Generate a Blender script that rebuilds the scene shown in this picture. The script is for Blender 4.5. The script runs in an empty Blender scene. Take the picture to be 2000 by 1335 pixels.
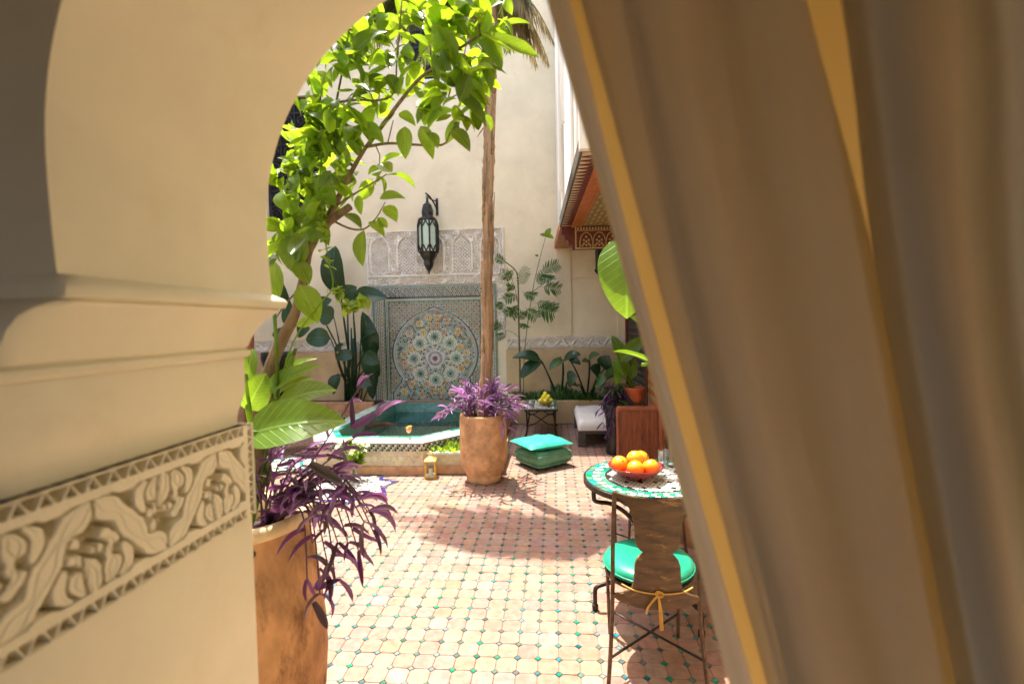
import bpy, math, random
import numpy as np
from mathutils import Vector, Matrix, noise
random.seed(7)
D = bpy.data
S = bpy.context.scene
COL = S.collection
R = math.radians
# ------------------------------------------------------------------ camera
FPX = 950.0
PSI, TH, RHO = R(4.87), R(2.1), R(1.15)
CAM = Vector((0, 0, 1.62))
FW = Vector((-math.sin(PSI)*math.cos(TH), math.cos(PSI)*math.cos(TH), -math.sin(TH)))
_r0 = Vector((math.cos(PSI), math.sin(PSI), 0)); _u0 = _r0.cross(FW)
UP = _u0*math.cos(RHO) + _r0*math.sin(RHO)
RT = _r0*math.cos(RHO) - _u0*math.sin(RHO)
cd = D.cameras.new('camera'); cam = D.objects.new('camera', cd); COL.objects.link(cam)
cam.matrix_world = Matrix(((RT.x, UP.x, -FW.x, CAM.x), (RT.y, UP.y, -FW.y, CAM.y), (RT.z, UP.z, -FW.z, CAM.z), (0, 0, 0, 1)))
cd.sensor_width = 36; cd.sensor_fit = 'HORIZONTAL'; cd.lens = 36*FPX/2000
cd.clip_start = 0.02; cd.clip_end = 300
cd.dof.use_dof = True; cd.dof.focus_distance = 3.3; cd.dof.aperture_fstop = 2.2
S.camera = cam
def at(px, py, X=None, Y=None, Z=None):
    "a point of the place: where the line of sight through a photo pixel meets the plane X, Y or Z"
    d = FW + RT*((px-1000)/FPX) - UP*((py-667.5)/FPX)
    t = (X-CAM.x)/d.x if X is not None else (Y-CAM.y)/d.y if Y is not None else (Z-CAM.z)/d.z
    return CAM + d*t
# ------------------------------------------------------------------ light
SUNV = Vector((0.20, -0.27, -1.0)).normalized()          # the way the light travels
w = D.worlds.new('World'); S.world = w; w.use_nodes = True
nt = w.node_tree; bg = nt.nodes['Background']
sky = nt.nodes.new('ShaderNodeTexSky'); sky.sky_type = 'NISHITA'; sky.sun_disc = False
ELEV = math.asin(-SUNV.z); AZ = math.atan2(-SUNV.x, -SUNV.y)
sky.sun_elevation = ELEV; sky.sun_rotation = AZ
sky.dust_density = 2.5; sky.air_density = 0.8; sky.ozone_density = 0.6
nt.links.new(sky.outputs[0], bg.inputs[0]); bg.inputs[1].default_value = 0.15
sl = D.lights.new('sun', 'SUN'); sl.energy = 2.45; sl.angle = R(0.5); sl.color = (1, 0.93, 0.80)
so = D.objects.new('sun', sl); COL.objects.link(so)
so.rotation_euler = SUNV.to_track_quat('-Z', 'Y').to_euler(); so.location = (-3, 5, 14)
S.view_settings.view_transform = 'Standard'; S.view_settings.look = 'None'
S.view_settings.exposure = 2.5; S.view_settings.gamma = 1
S.render.engine = 'CYCLES'
cy = S.cycles
cy.max_bounces = 14; cy.diffuse_bounces = 10; cy.glossy_bounces = 4; cy.transmission_bounces = 8; cy.transparent_max_bounces = 8
cy.use_denoising = True; cy.sample_clamp_indirect = 8
cy.caustics_reflective = False; cy.caustics_refractive = False

# ------------------------------------------------------------------ materials
def node(t, kind, **kw):
    n = t.nodes.new(kind)
    for k, v in kw.items():
        if k.startswith('i_'): n.inputs[k[2:].replace('_', ' ')].default_value = v
        else: setattr(n, k, v)
    return n
def ramp(t, fac, stops):
    n = t.nodes.new('ShaderNodeValToRGB'); e = n.color_ramp.elements
    while len(e) < len(stops): e.new(0.5)
    for el, (p, c) in zip(e, stops):
        el.position = p; el.color = (*c, 1)
    t.links.new(fac, n.inputs[0]); return n.outputs[0]
def shade(c, k): return tuple(min(1, x*k) for x in c)
def mat(name, col, rough=0.6, var=0.12, scale=6, bump=0.15, bscale=60, metal=0, spec=0.4, col2=None, stains=None, island=0.0, coat=0, transmission=0, ior=1.45, stretch=None, sheen=0, world=False):
    m = D.materials.new(name); m.use_nodes = True; t = m.node_tree
    b = t.nodes['Principled BSDF']
    b.inputs['Roughness'].default_value = rough; b.inputs['Metallic'].default_value = metal
    b.inputs['Specular IOR Level'].default_value = spec
    if coat: b.inputs['Coat Weight'].default_value = coat; b.inputs['Coat Roughness'].default_value = 0.1
    if sheen: b.inputs['Sheen Weight'].default_value = sheen
    if transmission: b.inputs['Transmission Weight'].default_value = transmission; b.inputs['IOR'].default_value = ior
    tc = node(t, 'ShaderNodeTexCoord'); src = tc.outputs['Object']
    if world: src = node(t, 'ShaderNodeNewGeometry').outputs['Position']
    if stretch:
        mp = node(t, 'ShaderNodeMapping'); mp.inputs['Scale'].default_value = stretch
        t.links.new(src, mp.inputs[0]); src = mp.outputs[0]
    n1 = node(t, 'ShaderNodeTexNoise', i_Scale=scale, i_Detail=6, i_Roughness=0.6)
    t.links.new(src, n1.inputs['Vector'])
    c2 = col2 or shade(col, 1-var*2)
    c = ramp(t, n1.outputs[0], [(0.3, c2), (0.62, shade(col, 1+var*0.35))])
    if stains:
        n3 = node(t, 'ShaderNodeTexNoise', i_Scale=stains[1], i_Detail=7, i_Roughness=0.7)
        t.links.new(src, n3.inputs['Vector'])
        f = ramp(t, n3.outputs[0], [(stains[2], (0, 0, 0)), (stains[2]+0.18, (1, 1, 1))])
        mx = node(t, 'ShaderNodeMix', data_type='RGBA')
        t.links.new(f, mx.inputs[0]); t.links.new(c, mx.inputs[6]); mx.inputs[7].default_value = (*stains[0], 1)
        c = mx.outputs[2]
    if island:
        g = node(t, 'ShaderNodeNewGeometry'); oi = node(t, 'ShaderNodeObjectInfo')
        ad = node(t, 'ShaderNodeMath', operation='ADD'); t.links.new(g.outputs['Random Per Island'], ad.inputs[0]); t.links.new(oi.outputs['Random'], ad.inputs[1])
        fr = node(t, 'ShaderNodeMath', operation='FRACT'); t.links.new(ad.outputs[0], fr.inputs[0])
        hv = node(t, 'ShaderNodeHueSaturation')
        mr = node(t, 'ShaderNodeMapRange'); mr.inputs[3].default_value = 1-island; mr.inputs[4].default_value = 1+island
        t.links.new(fr.outputs[0], mr.inputs[0]); t.links.new(mr.outputs[0], hv.inputs['Value'])
        m2 = node(t, 'ShaderNodeMath', operation='MULTIPLY'); m2.inputs[1].default_value = 7.31; t.links.new(fr.outputs[0], m2.inputs[0])
        f2 = node(t, 'ShaderNodeMath', operation='FRACT'); t.links.new(m2.outputs[0], f2.inputs[0])
        mr2 = node(t, 'ShaderNodeMapRange'); mr2.inputs[3].default_value = 1-island*1.6; mr2.inputs[4].default_value = 1+island*1.2
        t.links.new(f2.outputs[0], mr2.inputs[0]); t.links.new(mr2.outputs[0], hv.inputs['Saturation'])
        m3 = node(t, 'ShaderNodeMath', operation='MULTIPLY'); m3.inputs[1].default_value = 13.7; t.links.new(fr.outputs[0], m3.inputs[0])
        f3 = node(t, 'ShaderNodeMath', operation='FRACT'); t.links.new(m3.outputs[0], f3.inputs[0])
        mr3 = node(t, 'ShaderNodeMapRange'); mr3.inputs[3].default_value = 0.5-island*0.12; mr3.inputs[4].default_value = 0.5+island*0.18
        t.links.new(f3.outputs[0], mr3.inputs[0]); t.links.new(mr3.outputs[0], hv.inputs['Hue'])
        t.links.new(c, hv.inputs['Color']); c = hv.outputs[0]
    t.links.new(c, b.inputs['Base Color'])
    if bump:
        n2 = node(t, 'ShaderNodeTexNoise', i_Scale=bscale, i_Detail=5)
        t.links.new(src, n2.inputs['Vector'])
        bp = node(t, 'ShaderNodeBump', i_Strength=bump, i_Distance=0.01)
        t.links.new(n2.outputs[0], bp.inputs['Height']); t.links.new(bp.outputs[0], b.inputs['Normal'])
    return m
def leafmat(name, col, tcol, trans=0.45, rough=0.35, vein=0.25, back=None, var=0.25, alt=None):
    "thin leaf: glossy skin over a diffuse + translucent blade with a pale midrib and side veins"
    m = D.materials.new(name); m.use_nodes = True; t = m.node_tree
    b = t.nodes['Principled BSDF']; out = t.nodes['Material Output']
    b.inputs['Roughness'].default_value = rough; b.inputs['Specular IOR Level'].default_value = 0.45
    tc = node(t, 'ShaderNodeTexCoord'); sx = node(t, 'ShaderNodeSeparateXYZ'); t.links.new(tc.outputs['Object'], sx.inputs[0])
    ab = node(t, 'ShaderNodeMath', operation='ABSOLUTE'); t.links.new(sx.outputs[0], ab.inputs[0])
    mid = ramp(t, ab.outputs[0], [(0.012, (1, 1, 1)), (0.035, (0, 0, 0))])
    m1 = node(t, 'ShaderNodeMath', operation='MULTIPLY_ADD'); m1.inputs[1].default_value = -0.55; t.links.new(ab.outputs[0], m1.inputs[0]); t.links.new(sx.outputs[1], m1.inputs[2])
    m2 = node(t, 'ShaderNodeMath', operation='MULTIPLY'); m2.inputs[1].default_value = 62; t.links.new(m1.outputs[0], m2.inputs[0])
    m3 = node(t, 'ShaderNodeMath', operation='SINE'); t.links.new(m2.outputs[0], m3.inputs[0])
    side = ramp(t, m3.outputs[0], [(0.75, (0, 0, 0)), (1.0, (0.45, 0.45, 0.45))])
    mxv = node(t, 'ShaderNodeMath', operation='MAXIMUM'); t.links.new(mid, mxv.inputs[0]); t.links.new(side, mxv.inputs[1])
    oi = node(t, 'ShaderNodeObjectInfo'); g = node(t, 'ShaderNodeNewGeometry')
    ad = node(t, 'ShaderNodeMath', operation='ADD'); t.links.new(g.outputs['Random Per Island'], ad.inputs[0]); t.links.new(oi.outputs['Random'], ad.inputs[1])
    fr = node(t, 'ShaderNodeMath', operation='FRACT'); t.links.new(ad.outputs[0], fr.inputs[0])
    no = node(t, 'ShaderNodeTexNoise', i_Scale=4, i_Detail=3); t.links.new(tc.outputs['Object'], no.inputs['Vector'])
    def chain(base):
        c = ramp(t, fr.outputs[0], [(0.0, shade(base, 1-var)), (1.0, shade(base, 1+var))] if not alt else [(0.0, alt), (0.33, shade(base, 1-var)), (1.0, shade(base, 1+var))])
        mx = node(t, 'ShaderNodeMix', data_type='RGBA', blend_type='MULTIPLY'); mx.inputs[0].default_value = 0.5
        t.links.new(c, mx.inputs[6]); t.links.new(no.outputs[0], mx.inputs[7])
        mv = node(t, 'ShaderNodeMix', data_type='RGBA'); sc = node(t, 'ShaderNodeMath', operation='MULTIPLY'); sc.inputs[1].default_value = vein
        t.links.new(mxv.outputs[0], sc.inputs[0]); t.links.new(sc.outputs[0], mv.inputs[0])
        t.links.new(mx.outputs[2], mv.inputs[6]); mv.inputs[7].default_value = (*[min(1, x*1.5+0.06) for x in base], 1)
        return mv.outputs[2]
    c1 = chain(col)
    if back:
        mb_ = node(t, 'ShaderNodeMix', data_type='RGBA'); t.links.new(g.outputs['Backfacing'], mb_.inputs[0]); t.links.new(c1, mb_.inputs[6]); mb_.inputs[7].default_value = (*back, 1)
        c1 = mb_.outputs[2]
    t.links.new(c1, b.inputs['Base Color'])
    tr = node(t, 'ShaderNodeBsdfTranslucent'); t.links.new(chain(tcol), tr.inputs[0])
    ms = node(t, 'ShaderNodeMixShader'); ms.inputs[0].default_value = trans
    t.links.new(b.outputs[0], ms.inputs[1]); t.links.new(tr.outputs[0], ms.inputs[2]); t.links.new(ms.outputs[0], out.inputs[0])
    bp = node(t, 'ShaderNodeBump', i_Strength=0.3, i_Distance=0.02); t.links.new(mxv.outputs[0], bp.inputs['Height']); t.links.new(bp.outputs[0], b.inputs['Normal'])
    return m
def cloth(name, col, tcol, trans, weave=900, rough=0.9):
    m = mat(name, col, rough, 0.06, 3, 0.0, spec=0.15, sheen=0.2); t = m.node_tree
    b = t.nodes['Principled BSDF']; out = t.nodes['Material Output']
    tc = node(t, 'ShaderNodeTexCoord')
    wv = node(t, 'ShaderNodeTexNoise', i_Scale=weave*0.35, i_Detail=6, i_Roughness=0.75); mp = node(t, 'ShaderNodeMapping'); mp.inputs['Scale'].default_value = (1, 1, 0.25)
    t.links.new(tc.outputs['Object'], mp.inputs[0]); t.links.new(mp.outputs[0], wv.inputs['Vector'])
    bp = node(t, 'ShaderNodeBump', i_Strength=0.5, i_Distance=0.004); t.links.new(wv.outputs[0], bp.inputs['Height']); t.links.new(bp.outputs[0], b.inputs['Normal'])
    tr = node(t, 'ShaderNodeBsdfTranslucent'); tr.inputs[0].default_value = (*tcol, 1)
    ms = node(t, 'ShaderNodeMixShader'); ms.inputs[0].default_value = trans
    t.links.new(b.outputs[0], ms.inputs[1]); t.links.new(tr.outputs[0], ms.inputs[2]); t.links.new(ms.outputs[0], out.inputs[0])
    return m
M = {}
M['plaster'] = mat('cream plaster', (0.76, 0.66, 0.46), 0.75, 0.07, 1.6, 0.12, 18, spec=0.2, stains=((0.64, 0.54, 0.37), 2.2, 0.55))
M['tadelakt'] = mat('smooth polished plaster', (0.75, 0.715, 0.57), 0.42, 0.06, 2.5, 0.16, 9, spec=0.35, stains=((0.68, 0.62, 0.47), 4.5, 0.57))
M['ochre'] = mat('ochre dado plaster', (0.62, 0.44, 0.24), 0.7, 0.12, 1.8, 0.2, 25, spec=0.2, stains=((0.42, 0.28, 0.15), 2.5, 0.55))
M['white_plaster'] = mat('white plaster', (0.82, 0.79, 0.72), 0.7, 0.04, 2, 0.1, 20, spec=0.2)
M['room'] = mat('room plaster', (0.40, 0.35, 0.26), 0.8, 0.06, 2, 0.05, 20, spec=0.2)
M['stucco'] = mat('carved white stucco', (0.76, 0.70, 0.60), 0.8, 0.10, 9, 0.3, 90, spec=0.2)
M['stucco_near'] = mat('carved cream stucco', (0.76, 0.72, 0.58), 0.6, 0.05, 5, 0.15, 160, spec=0.25)
M['tile'] = mat('terracotta floor tile', (0.315, 0.182, 0.14), 0.42, 0.16, 22, 0.22, 45, spec=0.4, island=0.10, stains=((0.225, 0.12, 0.085), 4, 0.56), world=True)
M['grout'] = mat('grout', (0.26, 0.185, 0.125), 0.9, 0.15, 30, 0.3, 80)
M['inset'] = mat('green glazed inset', (0.032, 0.135, 0.12), 0.25, 0.3, 30, 0.1, 60, island=0.45, coat=0.3, col2=(0.075, 0.18, 0.155))
M['terracotta'] = mat('terracotta', (0.60, 0.35, 0.175), 0.85, 0.25, 7, 0.7, 24, spec=0.2, stains=((0.38, 0.21, 0.10), 6, 0.54))
M['terracotta_old'] = mat('weathered terracotta', (0.52, 0.29, 0.145), 0.85, 0.25, 8, 0.55, 34, spec=0.2, stains=((0.17, 0.09, 0.045), 7, 0.49), stretch=(1, 1, 0.5))
M['limewash'] = mat('worn pale rim', (0.66, 0.52, 0.32), 0.8, 0.15, 12, 0.4, 40, spec=0.2)
M['soil'] = mat('soil', (0.035, 0.022, 0.014), 0.95, 0.4, 30, 0.9, 60)
M['bark'] = mat('lemon bark', (0.20, 0.135, 0.075), 0.85, 0.3, 26, 0.7, 70, stretch=(1, 1, 0.35))
M['twig'] = mat('twig', (0.16, 0.13, 0.05), 0.7, 0.3, 30, 0.3, 80)
M['palm_bark'] = mat('palm bark', (0.36, 0.23, 0.125), 0.85, 0.3, 20, 0.9, 50, stretch=(2.2, 2.2, 0.14))
M['husk'] = mat('dry palm husk', (0.34, 0.22, 0.11), 0.9, 0.3, 25, 0.5, 60)
M['iron'] = mat('dark wrought iron', (0.045, 0.033, 0.027), 0.45, 0.3, 25, 0.3, 70, metal=0.6)
M['rust_iron'] = mat('brown wrought iron', (0.11, 0.068, 0.042), 0.5, 0.35, 20, 0.3, 60, metal=0.4)
M['black_wood'] = mat('black painted lattice', (0.02, 0.017, 0.015), 0.45, 0.3, 12, 0.2, 40)
M['void'] = mat('painted dark of openings', (0.015, 0.013, 0.012), 0.9, 0, 3, 0)  # near-black colour paints the dark inside windows and the drain hole
M['brass'] = mat('yellow lantern metal', (0.62, 0.40, 0.07), 0.4, 0.15, 20, 0.2, 60, metal=0.35)
M['bronze'] = mat('dark bronze', (0.055, 0.05, 0.042), 0.38, 0.35, 16, 0.25, 50, metal=0.7)
M['pane'] = mat('pale green glass', (0.46, 0.58, 0.46), 0.18, 0.1, 5, 0.05, 30, spec=0.5)
M['glass'] = mat('clear glass', (0.97, 0.98, 0.97), 0.02, 0, 3, 0, transmission=1)
M['board'] = mat('mahogany board', (0.23, 0.065, 0.028), 0.35, 0.3, 8, 0.15, 30, spec=0.4, stretch=(5, 5, 0.5))
M['board_edge'] = mat('worn mahogany edge', (0.33, 0.10, 0.05), 0.4, 0.2, 9, 0.1, 30)
M['splat'] = mat('worn brown chair back', (0.085, 0.045, 0.018), 0.42, 0.3, 14, 0.35, 40, spec=0.45, stretch=(0.7, 1, 2.6), stains=((0.34, 0.21, 0.085), 13, 0.56))
M['vinyl'] = mat('turquoise vinyl', (0.035, 0.42, 0.30), 0.32, 0.12, 10, 0.12, 14, spec=0.5)
M['vinyl_olive'] = mat('faded green vinyl', (0.13, 0.34, 0.21), 0.42, 0.15, 8, 0.15, 14)
M['vinyl_deep'] = mat('green seat vinyl', (0.015, 0.27, 0.165), 0.3, 0.15, 8, 0.12, 14)
M['cord'] = mat('yellow cord', (0.52, 0.30, 0.06), 0.8, 0.1, 30, 0.3, 200)
M['white_tile'] = mat('white mosaic', (0.76, 0.75, 0.70), 0.25, 0.06, 30, 0.1, 60, island=0.06, coat=0.3)
M['green_tile'] = mat('emerald mosaic', (0.03, 0.30, 0.19), 0.2, 0.2, 30, 0.1, 60, island=0.35, coat=0.4)
M['dark_tile'] = mat('black mosaic', (0.02, 0.025, 0.03), 0.2, 0.2, 30, 0.1, 60, island=0.3, coat=0.3)
M['blue_tile'] = mat('cobalt mosaic', (0.018, 0.03, 0.19), 0.2, 0.25, 30, 0.1, 60, island=0.4, coat=0.4)
M['pale_blue_tile'] = mat('grey blue mosaic', (0.22, 0.30, 0.38), 0.22, 0.15, 30, 0.1, 60, island=0.2)
M['teal_tile'] = mat('teal pool tile', (0.02, 0.25, 0.20), 0.18, 0.2, 18, 0.1, 50, island=0.3, coat=0.4)
M['aqua_tile'] = mat('pale aqua rim tile', (0.60, 0.74, 0.66), 0.25, 0.12, 18, 0.1, 50, island=0.14, coat=0.3)
M['sage_tile'] = mat('sage mosaic', (0.16, 0.29, 0.21), 0.25, 0.15, 20, 0.1, 50, island=0.25)
M['ochre_tile'] = mat('ochre mosaic', (0.52, 0.28, 0.05), 0.25, 0.15, 20, 0.1, 50, island=0.25)
M['red_tile'] = mat('brick red mosaic', (0.30, 0.10, 0.065), 0.25, 0.15, 20, 0.1, 50, island=0.25)
M['bone_tile'] = mat('bone mosaic', (0.62, 0.55, 0.41), 0.3, 0.1, 20, 0.1, 50, island=0.1)
M['mortar'] = mat('mosaic mortar', (0.47, 0.46, 0.36), 0.4, 0.1, 20, 0.1, 50)
M['hex_tile'] = mat('cream wall tile', (0.56, 0.48, 0.31), 0.3, 0.12, 20, 0.1, 50, island=0.12)
M['plinth'] = mat('terracotta plinth', (0.50, 0.28, 0.14), 0.7, 0.2, 9, 0.3, 40, stains=((0.30, 0.16, 0.09), 5, 0.56))
M['orange_wood'] = mat('orange painted wood', (0.47, 0.135, 0.03), 0.42, 0.2, 12, 0.15, 40)
M['red_wood'] = mat('dark red painted wood', (0.13, 0.02, 0.012), 0.42, 0.2, 12, 0.15, 40)
M['gold_paint'] = mat('gold painted ornament', (0.52, 0.36, 0.15), 0.45, 0.15, 20, 0.1, 40)
M['olive_paint'] = mat('olive painted ornament', (0.20, 0.22, 0.09), 0.5, 0.3, 40, 0.1, 40)
M['mattress'] = mat('white mattress cloth', (0.74, 0.72, 0.68), 0.85, 0.05, 3, 0.25, 9, spec=0.2)
M['grey_wood'] = mat('weathered grey wood', (0.11, 0.09, 0.07), 0.8, 0.3, 12, 0.4, 40, stretch=(1, 1, 4))
M['orange'] = mat('orange peel', (0.88, 0.36, 0.015), 0.36, 0.10, 5, 0.18, 130, spec=0.5)
M['lemon'] = mat('lemon peel', (0.76, 0.66, 0.04), 0.38, 0.12, 5, 0.15, 120, spec=0.5)
M['stem_green'] = mat('green calyx', (0.10, 0.16, 0.03), 0.6, 0.2, 20, 0)
M['red_bowl'] = mat('red glazed bowl', (0.30, 0.025, 0.03), 0.2, 0.2, 14, 0.05, 40, coat=0.5)
M['ochre_bowl'] = mat('ochre glazed bowl', (0.36, 0.24, 0.04), 0.25, 0.2, 14, 0.05, 40, coat=0.4)
M['juice'] = mat('red orange cocktail', (0.80, 0.15, 0.05), 0.15, 0.2, 20, 0, col2=(0.85, 0.35, 0.06))
M['black_pot'] = mat('black glazed pot', (0.02, 0.02, 0.022), 0.3, 0.2, 12, 0.1, 40)
M['red_pot'] = mat('red clay pot', (0.50, 0.12, 0.04), 0.6, 0.2, 12, 0.3, 40)
M['drape'] = cloth('taupe curtain cloth', (0.68, 0.65, 0.54), (0.66, 0.61, 0.49), 0.45)
M['drape_hem_and_highlight'] = cloth('pale hem and painted fold highlight cloth', (0.69, 0.64, 0.52), (0.70, 0.60, 0.44), 0.42)  # hem cloth, also puts the fold's bright edge into the cloth colour
M['lining'] = cloth('sheer yellow lining cloth', (0.64, 0.46, 0.17), (0.72, 0.48, 0.15), 0.5)
M['voile'] = cloth('white hanging cloth', (0.85, 0.83, 0.78), (0.85, 0.83, 0.76), 0.45)
M['lemon_leaf'] = leafmat('lemon leaf', (0.10, 0.22, 0.018), (0.42, 0.62, 0.02), 0.55, 0.32, var=0.42)
M['vine_leaf'] = leafmat('young vine leaf', (0.16, 0.28, 0.03), (0.48, 0.66, 0.04), 0.55, 0.4)
M['broad_leaf'] = leafmat('broad bright leaf', (0.11, 0.25, 0.03), (0.38, 0.60, 0.03), 0.5, 0.3, 0.4)
M['dark_leaf'] = leafmat('dark glossy leaf', (0.022, 0.065, 0.022), (0.05, 0.14, 0.02), 0.25, 0.3, 0.3)
M['mid_leaf'] = leafmat('mid green leaf', (0.07, 0.17, 0.04), (0.20, 0.38, 0.04), 0.3, 0.35, 0.3)
M['frond'] = leafmat('palm leaflet', (0.10, 0.13, 0.035), (0.22, 0.27, 0.05), 0.35, 0.45, 0.0)
M['dry_frond'] = leafmat('dry palm leaflet', (0.30, 0.22, 0.09), (0.40, 0.30, 0.10), 0.35, 0.6, 0.0)
M['purple'] = leafmat('purple lance leaf', (0.13, 0.06, 0.19), (0.34, 0.06, 0.26), 0.3, 0.3, 0.1, back=(0.20, 0.09, 0.30), var=0.4, alt=(0.085, 0.075, 0.035))
M['purple_light'] = leafmat('lilac lance leaf', (0.27, 0.16, 0.33), (0.50, 0.22, 0.50), 0.35, 0.32, 0.1, back=(0.26, 0.12, 0.33), var=0.4, alt=(0.22, 0.13, 0.11))
M['purple_stem'] = mat('purple stem', (0.10, 0.04, 0.07), 0.5, 0.2, 20, 0.1)
M['petal'] = leafmat('white petal', (0.74, 0.70, 0.50), (0.74, 0.70, 0.42), 0.35, 0.6, 0.0, var=0.08)
def thin_clear(name, tint, ior, rough, bump=0):
    m = D.materials.new(name); m.use_nodes = True; t = m.node_tree; t.nodes.remove(t.nodes['Principled BSDF']); out = t.nodes['Material Output']
    tr = node(t, 'ShaderNodeBsdfTransparent'); tr.inputs[0].default_value = (*tint, 1); gl = node(t, 'ShaderNodeBsdfGlossy'); gl.inputs['Roughness'].default_value = rough
    fr = node(t, 'ShaderNodeFresnel', i_IOR=ior)
    if not bump:
        lw = node(t, 'ShaderNodeLayerWeight', i_Blend=0.5); pw_ = node(t, 'ShaderNodeMath', operation='POWER'); pw_.inputs[1].default_value = 3.5; t.links.new(lw.outputs['Facing'], pw_.inputs[0])
        fr = node(t, 'ShaderNodeMath', operation='MULTIPLY_ADD'); fr.inputs[1].default_value = 0.55; fr.inputs[2].default_value = 0.03; t.links.new(pw_.outputs[0], fr.inputs[0])
    ms = node(t, 'ShaderNodeMixShader')
    t.links.new(fr.outputs[0], ms.inputs[0]); t.links.new(tr.outputs[0], ms.inputs[1]); t.links.new(gl.outputs[0], ms.inputs[2]); t.links.new(ms.outputs[0], out.inputs[0])
    if bump:
        n2 = node(t, 'ShaderNodeTexNoise', i_Scale=4.5, i_Detail=2); tc = node(t, 'ShaderNodeTexCoord'); t.links.new(tc.outputs['Object'], n2.inputs['Vector'])
        bp = node(t, 'ShaderNodeBump', i_Strength=bump, i_Distance=0.05); t.links.new(n2.outputs[0], bp.inputs['Height']); t.links.new(bp.outputs[0], gl.inputs['Normal']); t.links.new(bp.outputs[0], fr.inputs['Normal'])
    return m
M['glass'] = thin_clear('clear glass', (0.96, 0.98, 0.96), 1.35, 0.02)
m = thin_clear('pool water', (0.62, 0.93, 0.84), 1.33, 0.02, 0.1)
M['water'] = m

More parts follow.
